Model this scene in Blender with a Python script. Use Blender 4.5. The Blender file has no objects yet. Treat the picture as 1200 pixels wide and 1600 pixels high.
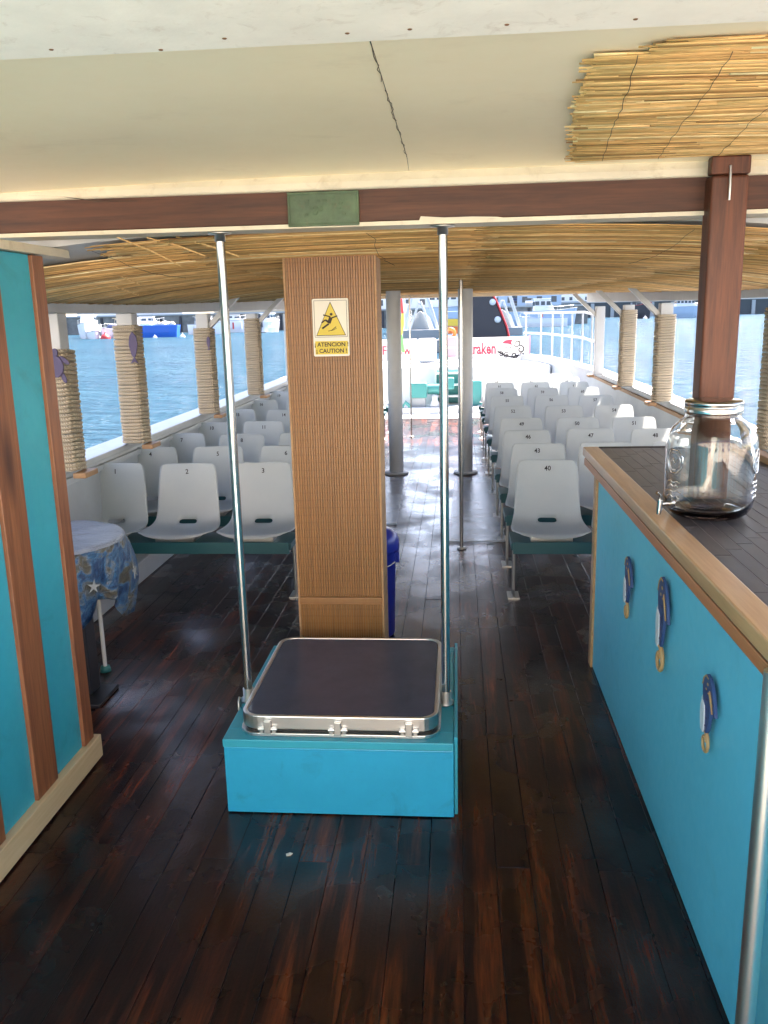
import bpy, bmesh, math, random
from mathutils import Vector, Matrix
random.seed(7)
R = math.radians
sc = bpy.context.scene
C = sc.collection

# ---------------------------------------------------------------- camera
PITCH, YAW, ROLL, EYE, FPX = 12.9, 5.02, -1.33, 1.7, 1340.0
fw = Vector((-math.sin(R(YAW))*math.cos(R(PITCH)), math.cos(R(YAW))*math.cos(R(PITCH)), -math.sin(R(PITCH))))
rt = Vector((math.cos(R(YAW)), math.sin(R(YAW)), 0))
up = rt.cross(fw)
rt2 = rt*math.cos(R(ROLL)) + up*math.sin(R(ROLL))
up2 = up*math.cos(R(ROLL)) - rt*math.sin(R(ROLL))
cam = bpy.data.cameras.new('camera')
cam.sensor_fit = 'VERTICAL'; cam.sensor_height = 24; cam.sensor_width = 18
cam.lens = 24*FPX/1600; cam.clip_start = .05; cam.clip_end = 3000
co = bpy.data.objects.new('camera', cam); C.objects.link(co)
m3 = Matrix((rt2, up2, -fw)).transposed()
co.matrix_world = Matrix.Translation((0, 0, EYE)) @ m3.to_4x4()
sc.camera = co

# ---------------------------------------------------------------- world, sun, exposure
SUN_E, SUN_A = 52.0, 34.0            # elevation, azimuth from +Y towards +X
w = bpy.data.worlds.new('World'); sc.world = w; w.use_nodes = True
nt = w.node_tree
for n in list(nt.nodes): nt.nodes.remove(n)
wo = nt.nodes.new('ShaderNodeOutputWorld'); bg = nt.nodes.new('ShaderNodeBackground')
sky = nt.nodes.new('ShaderNodeTexSky'); sky.sky_type = 'NISHITA'; sky.sun_disc = False
sky.sun_elevation = R(SUN_E); sky.sun_rotation = R(SUN_A); sky.dust_density = 1.2; sky.air_density = 1.0
bg.inputs['Strength'].default_value = .09
nt.links.new(sky.outputs[0], bg.inputs['Color']); nt.links.new(bg.outputs[0], wo.inputs['Surface'])
sl = bpy.data.lights.new('sun', 'SUN'); sl.energy = 5.0; sl.angle = R(.5); sl.color = (1, .95, .87)
so = bpy.data.objects.new('sun', sl); C.objects.link(so)
sd = Vector((math.cos(R(SUN_E))*math.sin(R(SUN_A)), math.cos(R(SUN_E))*math.cos(R(SUN_A)), math.sin(R(SUN_E))))
so.rotation_euler = sd.to_track_quat('Z', 'Y').to_euler(); so.location = (10, 10, 30)
sc.view_settings.view_transform = 'Standard'; sc.view_settings.look = 'None'
sc.view_settings.exposure = 3.0; sc.view_settings.gamma = 1; sc.view_settings.use_curve_mapping = False
sc.view_settings.use_white_balance = True; sc.view_settings.white_balance_temperature = 7000; sc.view_settings.white_balance_tint = 20
sc.render.engine = 'CYCLES'
sc.cycles.max_bounces = 10; sc.cycles.diffuse_bounces = 5; sc.cycles.glossy_bounces = 4
sc.cycles.transmission_bounces = 8; sc.cycles.transparent_max_bounces = 8
sc.cycles.caustics_reflective = False; sc.cycles.caustics_refractive = False
sc.cycles.sample_clamp_indirect = 6

# ---------------------------------------------------------------- materials
class NT:
    def __init__(s, name):
        s.m = bpy.data.materials.new(name); s.m.use_nodes = True
        s.t = s.m.node_tree; s.b = s.t.nodes['Principled BSDF']; s.o = s.t.nodes['Material Output']
    def n(s, typ, **kw):
        x = s.t.nodes.new(typ)
        for k, v in kw.items(): setattr(x, k, v)
        return x
    def l(s, a, b): s.t.links.new(a, b)
    def coord(s, kind='Object', scale=(1, 1, 1), rot=(0, 0, 0)):
        tc = s.n('ShaderNodeTexCoord'); mp = s.n('ShaderNodeMapping')
        mp.inputs['Scale'].default_value = scale; mp.inputs['Rotation'].default_value = rot
        s.l(tc.outputs[kind], mp.inputs['Vector']); return mp.outputs[0]
    def noise(s, vec, scale, detail=4, rough=.55, dist=0):
        x = s.n('ShaderNodeTexNoise'); s.l(vec, x.inputs['Vector'])
        x.inputs['Scale'].default_value = scale; x.inputs['Detail'].default_value = detail
        x.inputs['Roughness'].default_value = rough; x.inputs['Distortion'].default_value = dist
        return x.outputs['Fac']
    def ramp(s, fac, stops):
        x = s.n('ShaderNodeValToRGB'); s.l(fac, x.inputs[0]); e = x.color_ramp.elements
        while len(e) < len(stops): e.new(.5)
        for i, (p, c) in enumerate(stops):
            e[i].position = p; e[i].color = (*c, 1) if len(c) == 3 else c
        return x.outputs[0]
    def mix(s, fac, a, b, mode='MIX'):
        x = s.n('ShaderNodeMix'); x.data_type = 'RGBA'; x.blend_type = mode
        if isinstance(fac, (int, float)): x.inputs[0].default_value = fac
        else: s.l(fac, x.inputs[0])
        for v, i in ((a, 6), (b, 7)):
            if isinstance(v, (tuple, list)): x.inputs[i].default_value = (*v, 1)
            else: s.l(v, x.inputs[i])
        return x.outputs[2]
    def bump(s, h, strength=.2, dist=.005, prev=None):
        x = s.n('ShaderNodeBump'); x.inputs['Strength'].default_value = strength
        x.inputs['Distance'].default_value = dist; s.l(h, x.inputs['Height'])
        if prev is not None: s.l(prev, x.inputs['Normal'])
        return x.outputs[0]
    def setn(s, nrm): s.l(nrm, s.b.inputs['Normal'])
    def col(s, c):
        if isinstance(c, tuple): s.b.inputs['Base Color'].default_value = (*c, 1)
        else: s.l(c, s.b.inputs['Base Color'])
    def set(s, **kw):
        for k, v in kw.items():
            k = k.replace('_', ' ')
            if isinstance(v, (int, float, tuple)): s.b.inputs[k].default_value = v
            else: s.l(v, s.b.inputs[k])

M = {}
def paint(name, c, rough=.45, var=.12, dirt=None, dirt_amt=.25, bump=.12, bscale=60, spec=.5, scale=3):
    k = NT(name); v = k.coord()
    n1 = k.noise(v, scale, 6, .6)
    dark = tuple(x*(1-var*1.8) for x in c); lite = tuple(min(1, x*(1+var)) for x in c)
    cc = k.ramp(n1, [(.3, dark), (.7, lite)])
    if dirt:
        n2 = k.noise(v, scale*2.7, 8, .7, .6)
        f = k.ramp(n2, [(.56, (0, 0, 0)), (.72, (dirt_amt,)*3)])
        cc = k.mix(f, cc, dirt)
    k.col(cc); n3 = k.noise(v, bscale, 4, .6)
    k.set(Roughness=k.ramp(n3, [(.2, (rough*.8,)*3), (.8, (min(1, rough*1.2),)*3)]), Specular_IOR_Level=spec)
    k.setn(k.bump(n3, bump, .003)); M[name] = k.m; return k.m
def plain(name, c, rough=.5, metal=0, spec=.5, **kw):
    k = NT(name); k.col(c); k.set(Roughness=rough, Metallic=metal, Specular_IOR_Level=spec, **kw); M[name] = k.m; return k.m
def wood(name, c1, c2, axis='Y', rough=.45, knots=None, scale=1., bump=.25, coat=0):
    st = {'X': (.06, 1, 1), 'Y': (1, .06, 1), 'Z': (1, 1, .06)}[axis]
    k = NT(name); v = k.coord(scale=tuple(s*scale for s in st))
    oi = k.n('ShaderNodeObjectInfo'); 
    ad = k.n('ShaderNodeVectorMath', operation='ADD'); k.l(v, ad.inputs[0])
    sc_ = k.n('ShaderNodeVectorMath', operation='SCALE'); sc_.inputs['Scale'].default_value = 17.3
    cmb = k.n('ShaderNodeCombineXYZ'); k.l(oi.outputs['Random'], cmb.inputs[0]); k.l(oi.outputs['Random'], cmb.inputs[2])
    k.l(cmb.outputs[0], sc_.inputs[0]); k.l(sc_.outputs[0], ad.inputs[1]); v2 = ad.outputs[0]
    n1 = k.noise(v2, 22, 8, .65, .5); n2 = k.noise(v2, 90, 3, .6)
    cc = k.ramp(n1, [(.3, c1), (.68, c2)])
    cc = k.mix(.35, cc, k.ramp(n2, [(.3, c1), (.7, c2)]))
    if knots:
        vk = k.coord(scale=tuple(3.1*s if s == 1 else 3.1*.28 for s in st))
        vo = k.n('ShaderNodeTexVoronoi'); k.l(vk, vo.inputs['Vector']); vo.inputs['Scale'].default_value = 1.3
        f = k.ramp(vo.outputs['Distance'], [(.07, (1, 1, 1)), (.20, (0, 0, 0))])
        cc = k.mix(f, cc, knots)
    k.col(cc); k.set(Roughness=rough); k.setn(k.bump(n1, bump, .002))
    if coat: k.set(Coat_Weight=coat, Coat_Roughness=.12)
    M[name] = k.m; return k.m

paint('teal_paint', (.004, .37, .60), .38, .06, (.02, .16, .2), .35, .35, 18)
paint('bar_paint', (.105, .60, .80), .42, .05, (.03, .2, .25), .15, .1, 30, scale=1.2)
paint('teal_board', (.016, .38, .50), .42, .08, (.02, .12, .14), .3, .1, 30, scale=1.5)
paint('cream_paint', (.92, .81, .57), .5, .035, (.5, .38, .22), .22, .2, 25, scale=1.1)
paint('cream_trim', (.66, .60, .46), .5, .07, (.3, .22, .13), .35, .3, 35, scale=5)
paint('white_paint', (.50, .53, .54), .4, .05, (.45, .42, .35), .3, .15, 30, scale=4)
paint('deck_white', (.74, .75, .73), .5, .05, (.5, .48, .42), .25, .15, 30, scale=2)
paint('green_plaque', (.07, .12, .06), .5, .25, (.16, .10, .05), .4, .8, 22, scale=14)
wood('red_wood', (.11, .035, .018), (.37, .15, .065), 'Z', .4, knots=(.05, .015, .01), scale=1.2)
wood('beam_wood', (.03, .010, .006), (.12, .042, .020), 'X', .6, scale=1.5)
wood('post_wood', (.035, .011, .006), (.165, .048, .019), 'Z', .55, scale=1.5)
wood('pine_wood', (.52, .40, .22), (.68, .56, .35), 'Y', .5)
wood('edge_wood', (.38, .20, .09), (.62, .38, .18), 'Y', .35, coat=.2)
wood('edge_wood_low', (.40, .13, .05), (.58, .24, .10), 'Y', .35)
wood('block_wood', (.30, .16, .07), (.5, .3, .15), 'Y', .6)
wood('tambour_wood', (.25, .118, .040), (.31, .150, .054), 'Z', .35, scale=1.6, bump=.12)
_m = M['tambour_wood']; _t = _m.node_tree; _b = _t.nodes['Principled BSDF']; _l = _b.inputs['Base Color'].links[0].from_socket
_oi = _t.nodes.new('ShaderNodeObjectInfo'); _r = _t.nodes.new('ShaderNodeValToRGB'); _r.color_ramp.elements[0].color = (.86, .83, .80, 1); _r.color_ramp.elements[1].color = (1.10, 1.07, 1.03, 1)
_x = _t.nodes.new('ShaderNodeMix'); _x.data_type = 'RGBA'; _x.blend_type = 'MULTIPLY'; _x.inputs[0].default_value = 1
_t.links.new(_oi.outputs['Random'], _r.inputs[0]); _t.links.new(_l, _x.inputs[6]); _t.links.new(_r.outputs[0], _x.inputs[7]); 
_g = _t.nodes.new('ShaderNodeNewGeometry'); _w = _t.nodes.new('ShaderNodeTexWave'); _w.bands_direction = 'Z'; _w.inputs['Scale'].default_value = 9.5; _w.inputs['Distortion'].default_value = .6
_r2 = _t.nodes.new('ShaderNodeValToRGB'); _r2.color_ramp.elements[0].color = (.88, .87, .86, 1); _r2.color_ramp.elements[1].position = .16; _x2 = _t.nodes.new('ShaderNodeMix'); _x2.data_type = 'RGBA'; _x2.blend_type = 'MULTIPLY'; _x2.inputs[0].default_value = 1
_t.links.new(_g.outputs['Position'], _w.inputs['Vector']); _t.links.new(_w.outputs['Fac'], _r2.inputs[0]); _t.links.new(_x.outputs[2], _x2.inputs[6]); _t.links.new(_r2.outputs[0], _x2.inputs[7])
_t.links.new(_x2.outputs[2], _b.inputs['Base Color'])
plain('groove_dark', (.02, .015, .012), .8)
plain('counter_end', (.55, .42, .3), .5)
plain('seam_dark', (.05, .04, .03), .8)
plain('steel', (.46, .47, .46), .2, 1)
plain('steel_bright', (.86, .84, .78), .34, 1)
plain('steel_dull', (.60, .60, .57), .38, 1)
plain('alu', (.70, .69, .66), .33, 1)
plain('black_plastic', (.012, .012, .016), .35)
plain('navy', (.015, .03, .09), .6)
plain('rubber', (.02, .02, .02), .7)
plain('blue_plastic', (.012, .035, .36), .3)
plain('blue_hull', (.01, .12, .50), .4)
plain('red_plastic', (.55, .03, .03), .5)
plain('orange_plastic', (.75, .17, .03), .5)
plain('yellow_plastic', (.75, .5, .05), .5)
plain('green_cloth', (.1, .4, .1), .8)
plain('pink_plastic', (.62, .22, .26), .6)
plain('sign_white', (.72, .69, .58), .4)
plain('sign_yellow', (.62, .47, .03), .4)
plain('ink', (.015, .012, .012), .6)
plain('ink_brown', (.03, .02, .008), .6)
plain('ink_red', (.62, .03, .06), .6)
plain('banner_white', (.8, .77, .72), .7)
plain('purple_wood', (.075, .06, .14), .6)
plain('sea_blue', (.03, .07, .19), .5)
plain('sea_white', (.62, .68, .74), .5)
plain('sea_tan', (.5, .3, .13), .5)
plain('sea_tan_dark', (.2, .09, .03), .6)
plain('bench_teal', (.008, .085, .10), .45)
plain('winch_teal', (.04, .25, .24), .45)
plain('far_white', (.7, .72, .74), .5)
plain('far_bluegrey', (.30, .42, .55), .45)
plain('far_grey', (.3, .33, .34), .6)
plain('far_dark', (.05, .06, .065), .7)
paint('quay_stone', (.20, .20, .19), .8, .3, (.05, .05, .05), .6, .3, 4, scale=.3)
plain('far_black', (.018, .02, .03), .45)
plain('far_glass', (.03, .06, .09), .1)
plain('far_beige', (.5, .42, .3), .8)
plain('far_roof', (.35, .15, .08), .8)
plain('caulk', (.012, .009, .008), .6)
plain('cloth_leg', (.7, .72, .7), .4)

# chair plastic: slightly translucent white
k = NT('chair_plastic'); v = k.coord(); n = k.noise(v, 9, 4); n2 = k.noise(v, 40, 6, .7)
cc = k.ramp(n, [(.3, (.54, .60, .62)), (.7, (.60, .65, .66))])
cc = k.mix(k.ramp(n2, [(.62, (0, 0, 0)), (.74, (.35,)*3)]), cc, (.30, .31, .28))
k.col(cc); k.set(Roughness=k.ramp(n2, [(.3, (.28,)*3), (.7, (.45,)*3)]))
tr = k.n('ShaderNodeBsdfTranslucent'); tr.inputs['Color'].default_value = (.86, .89, .88, 1); mx = k.n('ShaderNodeMixShader'); mx.inputs[0].default_value = .48
k.l(k.b.outputs[0], mx.inputs[1]); k.l(tr.outputs[0], mx.inputs[2]); k.l(mx.outputs[0], k.o.inputs['Surface']); M['chair_plastic'] = k.m
# smoked acrylic
k = NT('smoked_acrylic'); v = k.coord(); n = k.noise(v, 7, 6, .7); n2 = k.noise(v, 160, 2)
k.col(k.ramp(n, [(.3, (.040, .052, .088)), (.7, (.054, .066, .110))])); k.set(Roughness=.24); M['smoked_acrylic'] = k.m
# jar glass
k = NT('jar_glass'); k.col((.97, .99, .985)); k.set(Roughness=.01, Transmission_Weight=1., IOR=1.46)
v = k.coord(); n = k.noise(v, 26, 2); k.setn(k.bump(n, .08, .002)); M['jar_glass'] = k.m
# clear floor sheet
k = NT('clear_sheet'); k.col((.62, .70, .76)); k.set(Roughness=.12, Alpha=.42, Specular_IOR_Level=.8)
v = k.coord(); n = k.noise(v, 14, 5, .6, 1); k.setn(k.bump(n, .5, .01)); M['clear_sheet'] = k.m
# rope with diagonal strands
k = NT('rope'); v = k.coord(rot=(0, R(35), R(20)))
wv = k.n('ShaderNodeTexWave'); k.l(v, wv.inputs['Vector']); wv.inputs['Scale'].default_value = 32; wv.inputs['Distortion'].default_value = 1.2
n = k.noise(v, 120, 3)
cc = k.ramp(wv.outputs['Fac'], [(.1, (.36, .29, .20)), (.6, (.68, .60, .46))])
k.col(k.mix(.3, cc, k.ramp(n, [(.3, (.3, .22, .14)), (.7, (.7, .6, .45))])))
k.set(Roughness=.9); k.setn(k.bump(wv.outputs['Fac'], .8, .006)); M['rope'] = k.m
# reeds, tone per reed in a colour attribute
k = NT('reed'); at = k.n('ShaderNodeAttribute', attribute_name='tone'); v = k.coord(scale=(.25, 1, 1)); n = k.noise(v, 60, 4)
sp = k.n('ShaderNodeSeparateColor'); k.l(at.outputs['Color'], sp.inputs[0])
cc = k.ramp(sp.outputs[0], [(0, (.22, .10, .03)), (.35, (.74, .42, .15)), (.75, (1., .64, .26)), (1, (1., .85, .48))])
cc = k.mix(k.ramp(n, [(.35, (.35,)*3), (.6, (0, 0, 0))]), cc, (.28, .15, .05))
k.col(cc); k.set(Roughness=.5); M['reed'] = k.m
# wet varnished deck boards
def deck_mat(name, wet=1.0):
    k = NT(name)
    ge = k.n('ShaderNodeNewGeometry')
    def wpos(sc3):
        mp = k.n('ShaderNodeMapping'); mp.inputs['Scale'].default_value = sc3; k.l(ge.outputs['Position'], mp.inputs['Vector']); return mp.outputs[0]
    v = wpos((1, .13, 1)); vb = wpos((1, 1, 1))
    oi = k.n('ShaderNodeObjectInfo')
    ad = k.n('ShaderNodeVectorMath', operation='ADD'); cmb = k.n('ShaderNodeCombineXYZ')
    mu = k.n('ShaderNodeMath', operation='MULTIPLY'); mu.inputs[1].default_value = 31.
    k.l(oi.outputs['Random'], mu.inputs[0]); k.l(mu.outputs[0], cmb.inputs[0]); k.l(mu.outputs[0], cmb.inputs[1])
    k.l(v, ad.inputs[0]); k.l(cmb.outputs[0], ad.inputs[1]); vr = ad.outputs[0]
    vs_ = wpos((1, .07, 1)); va = k.n('ShaderNodeVectorMath', operation='ADD'); k.l(vs_, va.inputs[0]); k.l(cmb.outputs[0], va.inputs[1])
    n1 = k.noise(va.outputs[0], 13, 6, .62, .5); n2 = k.noise(va.outputs[0], 110, 4, .65)
    worn = k.noise(vb, .8, 4, .6, .4)
    base = k.ramp(n2, [(.3, (.0045, .002, .0022)), (.72, (.024, .007, .0055))])
    red = k.ramp(n2, [(.3, (.09, .015, .006)), (.72, (.34, .075, .018))])
    f = k.ramp(n1, [(.48, (0, 0, 0)), (.74, (1, 1, 1))])
    f2 = k.ramp(worn, [(.42, (.10,)*3), (.56, (1.,)*3)])
    mm = k.mix(1., f, f2, 'MULTIPLY')
    cc = k.mix(mm, base, red)
    hv = k.mix(1., cc, k.ramp(oi.outputs['Random'], [(0, (.75, .75, .75)), (1, (1.3, 1.2, 1.15))]), 'MULTIPLY')
    ns = k.noise(vb, 55, 6, .8, .2); fs = k.ramp(ns, [(.70, (0, 0, 0)), (.74, (.35,)*3)])
    hv = k.mix(fs, hv, (.16, .14, .13))
    k.col(hv)
    wetn = k.noise(vb, 1.9, 5, .6, .3)
    k.set(Roughness=k.ramp(wetn, [(.34, (.18,)*3), (.66, (.38,)*3)]), Specular_IOR_Level=.22)
    peel = k.noise(wpos((1.3, .8, 1)), 75, 4, .75, .4)
    pk = k.ramp(peel, [(.36, (0, 0, 0)), (.66, (1, 1, 1))])
    b1 = k.bump(pk, .20, .0013)
    nl = k.noise(wpos((1, .45, 1)), 6, 2, .5); b2 = k.bump(nl, .22, .012, b1)
    k.setn(b2); k.set(Coat_Weight=k.ramp(wetn, [(.36, (.75,)*3), (.64, (.04,)*3)]), Coat_Roughness=k.ramp(wetn, [(.36, (.07,)*3), (.64, (.24,)*3)])); k.l(b2, k.b.inputs['Coat Normal'])
    M[name] = k.m
deck_mat('deck_board')
# counter top slats
k = NT('slate_slat'); v = k.coord(scale=(1, .2, 1)); n = k.noise(v, 30, 5); 
k.col(k.ramp(n, [(.3, (.030, .027, .034)), (.7, (.060, .053, .062))])); k.set(Roughness=.42); k.setn(k.bump(n, .2, .002)); M['slate_slat'] = k.m
plain('grout', (.32, .31, .31), .7)
# water
k = NT('sea_water'); k.t.nodes.remove(k.b)
df = k.n('ShaderNodeBsdfDiffuse'); gl = k.n('ShaderNodeBsdfGlossy'); gl.inputs['Roughness'].default_value = .10
n0 = k.noise(k.coord(scale=(.5, 1, 1)), .09, 3, .6); body = k.ramp(n0, [(.3, (.014, .044, .072)), (.7, (.020, .060, .090))])
k.l(body, df.inputs['Color'])
n1 = k.noise(k.coord(scale=(.55, 1.1, 1)), .8, 3, .6, .5); n2 = k.noise(k.coord(scale=(.6, 1.3, 1)), 3.2, 4, .65, .6); n3 = k.noise(k.coord(), 11, 3, .6)
b = k.bump(n1, 1., .7); b = k.bump(n2, 1., .26, b); b = k.bump(n3, .6, .03, b)
k.l(b, gl.inputs['Normal']); k.l(b, df.inputs['Normal'])
fr = k.n('ShaderNodeFresnel'); fr.inputs['IOR'].default_value = 1.33; k.l(b, fr.inputs['Normal'])
mr = k.n('ShaderNodeMapRange'); mr.inputs['From Max'].default_value = 1; mr.inputs['To Min'].default_value = .02; mr.inputs['To Max'].default_value = .30; k.l(fr.outputs[0], mr.inputs['Value'])
mx = k.n('ShaderNodeMixShader'); k.l(mr.outputs[0], mx.inputs[0]); k.l(df.outputs[0], mx.inputs[1]); k.l(gl.outputs[0], mx.inputs[2]); k.l(mx.outputs[0], k.o.inputs['Surface'])
M['sea_water'] = k.m
# table cloth
k = NT('printed_cloth'); v = k.coord(scale=(1, 1, 1)); n = k.noise(v, 11, 3, .5, 1.2); n2 = k.noise(v, 26, 4, .6, 1.8)
c1 = k.ramp(n, [(.36, (.02, .06, .16)), (.48, (.05, .17, .34)), (.55, (.15, .19, .23)), (.62, (.10, .10, .08))])
k.col(c1); k.set(Roughness=.28); k.setn(k.bump(n2, 1., .02)); M['printed_cloth'] = k.m
k = NT('film_cloth'); v = k.coord(scale=(.35, 1, 1)); n = k.noise(v, 34, 5, .65, 1.5)
k.col((.30, .36, .46)); k.set(Roughness=.16); k.setn(k.bump(n, 1., .02)); M['film_cloth'] = k.m

# ---------------------------------------------------------------- mesh helpers
class MB:
    def __init__(s): s.v = []; s.f = []; s.sm = []; s.tone = []
    def add(s, vs, fs, smooth=False, tone=None):
        o = len(s.v); s.v += [tuple(p) for p in vs]
        for f in fs: s.f.append([i+o for i in f]); s.sm.append(smooth); s.tone.append(tone)
        return s
    def box(s, x0, x1, y0, y1, z0, z1, mat=None, tone=None):
        vs = [Vector(p) for p in ((x0,y0,z0),(x1,y0,z0),(x1,y1,z0),(x0,y1,z0),(x0,y0,z1),(x1,y0,z1),(x1,y1,z1),(x0,y1,z1))]
        if mat is not None: vs = [mat @ p for p in vs]
        return s.add(vs, [(0,3,2,1),(4,5,6,7),(0,1,5,4),(1,2,6,5),(2,3,7,6),(3,0,4,7)], tone=tone)
    def bar(s, a, b, wx, wz, upv=(0,0,1)):
        a, b = Vector(a), Vector(b); d = (b-a); L = d.length; d.normalize()
        u = Vector(upv); r = d.cross(u)
        if r.length < 1e-5: r = d.cross(Vector((1,0,0)))
        r.normalize(); u = r.cross(d)
        m = Matrix((r, d, u)).transposed().to_4x4(); m.translation = a
        return s.box(-wx/2, wx/2, 0, L, -wz/2, wz/2, m)
    def tube(s, pts, r, n=12, cap=True, closed=False):
        pts = [Vector(p) for p in pts]; rr = r if isinstance(r, (list, tuple)) else [r]*len(pts)
        rings = []; pu = None; N = len(pts)
        for i, p in enumerate(pts):
            if closed: d = pts[(i+1) % N]-pts[i-1]
            else: d = pts[min(i+1, N-1)]-pts[max(i-1, 0)]
            d.normalize()
            if pu is None:
                pu = Vector((0,0,1)) if abs(d.z) < .9 else Vector((1,0,0))
            x = d.cross(pu); x.normalize(); y = x.cross(d); y.normalize(); pu = y
            rings.append([p + x*math.cos(2*math.pi*j/n)*rr[i] + y*math.sin(2*math.pi*j/n)*rr[i] for j in range(n)])
        vs = [q for rg in rings for q in rg]; fs = []
        for i in range(N if closed else N-1):
            a, b = i*n, ((i+1) % N)*n
            for j in range(n): fs.append((a+j, a+(j+1) % n, b+(j+1) % n, b+j))
        s.add(vs, fs, True)
        if cap and not closed:
            s.add(rings[0], [tuple(range(n))[::-1]]); s.add(rings[-1], [tuple(range(n))])
        return s
    def lathe(s, prof, c=(0,0,0), n=32, closed=False):
        vs = []; fs = []; c = Vector(c)
        for r, z in prof:
            for j in range(n):
                a = 2*math.pi*j/n; vs.append(c+Vector((r*math.cos(a), r*math.sin(a), z)))
        L = len(prof)
        for i in range(L if closed else L-1):
            a, b = i*n, ((i+1) % L)*n
            for j in range(n): fs.append((a+j, a+(j+1) % n, b+(j+1) % n, b+j))
        return s.add(vs, fs, True)
    def prism(s, poly, m, t):
        """poly in 2D, extruded along local z by t, placed with matrix m"""
        n = len(poly); ar = sum(poly[i][0]*poly[(i+1) % n][1]-poly[(i+1) % n][0]*poly[i][1] for i in range(n))
        if ar < 0: poly = poly[::-1]
        vs = [m @ Vector((x, y, 0)) for x, y in poly]+[m @ Vector((x, y, t)) for x, y in poly]
        fs = [tuple(range(n))[::-1], tuple(range(n, 2*n))]+[(i, (i+1) % n, (i+1) % n+n, i+n) for i in range(n)]
        return s.add(vs, fs)
    def build(s, name, mat, parent=None, bevel=0, seg=2, loc=None):
        me = bpy.data.meshes.new(name); me.from_pydata(s.v, [], s.f); me.update()
        me.polygons.foreach_set('use_smooth', s.sm)
        if any(t is not None for t in s.tone):
            ca = me.color_attributes.new('tone', 'FLOAT_COLOR', 'CORNER'); data = []
            for f, t in zip(s.f, s.tone):
                t = .5 if t is None else t
                data += [t, t, t, 1]*len(f)
            ca.data.foreach_set('color', data)
        me.materials.append(M[mat] if isinstance(mat, str) else mat)
        o = bpy.data.objects.new(name, me); C.objects.link(o)
        if bevel:
            md = o.modifiers.new('bevel', 'BEVEL'); md.width = bevel; md.segments = seg; md.limit_method = 'ANGLE'; md.angle_limit = R(40)
        if loc: o.location = loc
        if parent is not None: o.parent = parent
        return o
def tag(o, label=None, cat=None, group=None, kind=None):
    if label: o['label'] = label
    if cat: o['category'] = cat
    if group: o['group'] = group
    if kind: o['kind'] = kind
    return o
def thing(name, label, cat, loc=(0,0,0), rz=0, group=None):
    o = bpy.data.objects.new(name, None); o.empty_display_size = .1; C.objects.link(o)
    o.location = loc; o.rotation_euler = (0, 0, rz); return tag(o, label, cat, group)
def inst(src, name, parent, loc=(0,0,0), rot=(0,0,0), scale=(1,1,1)):
    o = bpy.data.objects.new(name, src.data); C.objects.link(o); o.parent = parent
    o.location = loc; o.rotation_euler = rot; o.scale = scale
    for md in src.modifiers:
        m2 = o.modifiers.new(md.name, md.type)
        if md.type == 'BEVEL': m2.width = md.width; m2.segments = md.segments; m2.limit_method = 'ANGLE'; m2.angle_limit = md.angle_limit
    return o
def text_mesh(name, body, size, mat, parent, mw, depth=.0012, sx=1, offset=0, align='CENTER'):
    cu = bpy.data.curves.new(name, 'FONT'); cu.body = body; cu.size = size; cu.extrude = depth; cu.align_x = align; cu.align_y = 'CENTER'
    cu.offset = offset; cu.resolution_u = 2
    t = bpy.data.objects.new(name, cu); C.objects.link(t)
    dg = bpy.context.evaluated_depsgraph_get(); me = bpy.data.meshes.new_from_object(t.evaluated_get(dg))
    bpy.data.objects.remove(t); me.name = name
    me.transform(mw @ Matrix.Diagonal((sx, 1, 1, 1)))
    me.materials.clear(); me.materials.append(M[mat])
    o = bpy.data.objects.new(name, me); C.objects.link(o)
    if parent is not None: o.parent = parent
    return o
def frame(origin, xa, ya):
    xa, ya = Vector(xa).normalized(), Vector(ya).normalized(); za = xa.cross(ya)
    m = Matrix((xa, ya, za)).transposed().to_4x4(); m.translation = Vector(origin); return m

# ---------------------------------------------------------------- SETTING
XL, XR = -2.2, 1.85                       # post lines, port and starboard
XC = (XL+XR)/2
# sea
mb = MB(); mb.add([(-1500,-1500,-.8),(1500,-1500,-.8),(1500,1500,-.8),(-1500,1500,-.8)], [(0,1,2,3)])
tag(mb.build('sea', 'sea_water'), kind='structure')
# unseen pale quay added behind the camera to bounce sunlight aboard
paint('bounce_stone', (.52, .47, .39), .8, .1, (.3, .27, .22), .3, .4, 12, scale=.6)
tag(MB().box(-60, 60, -60, -3.6, -3, .05).build('bounce_quay', 'bounce_stone', bevel=.05), kind='structure')
paint('bounce_white', (.80, .76, .66), .8, .05, (.5, .45, .36), .2, .3, 12, scale=.5)
qh = thing('bounce_house', 'unseen white washed house added behind the stern to bounce sunlight aboard', 'house', (0, -11, .05))  # added out of view: sunlit white front bounces light onto ceiling and hatch box
MB().box(-22, 22, -6, 0, 0, 7.5).build('wall', 'bounce_white', qh)
for q in range(11):
    for z_ in (1.0, 4.4):
        MB().box(-20.6+4*q, -19.4+4*q, -.02, .05, z_, z_+1.5).build('window', 'sea_blue' if (q+int(z_)) % 3 else 'groove_dark', qh)
MB().box(-22.3, 22.3, -6.3, .3, 7.51, 7.8).build('roof', 'edge_wood_low', qh)
# half-beam outline of the hull
OUT = [(-3,1.95),(11.6,1.95),(12.6,1.95),(13.5,1.9),(14.4,1.84),(15.2,1.78),(16,1.70),(16.7,1.60),(17.5,1.38),(18.1,1.0),(18.5,.5),(18.62,XC+.0)]
def xr(y):
    for (a, b), (c, d) in zip(OUT, OUT[1:]):
        if a <= y <= c: return b+(d-b)*(y-a)/(c-a)
    return OUT[-1][1]
def xl(y): return 2*XC-xr(y)
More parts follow.
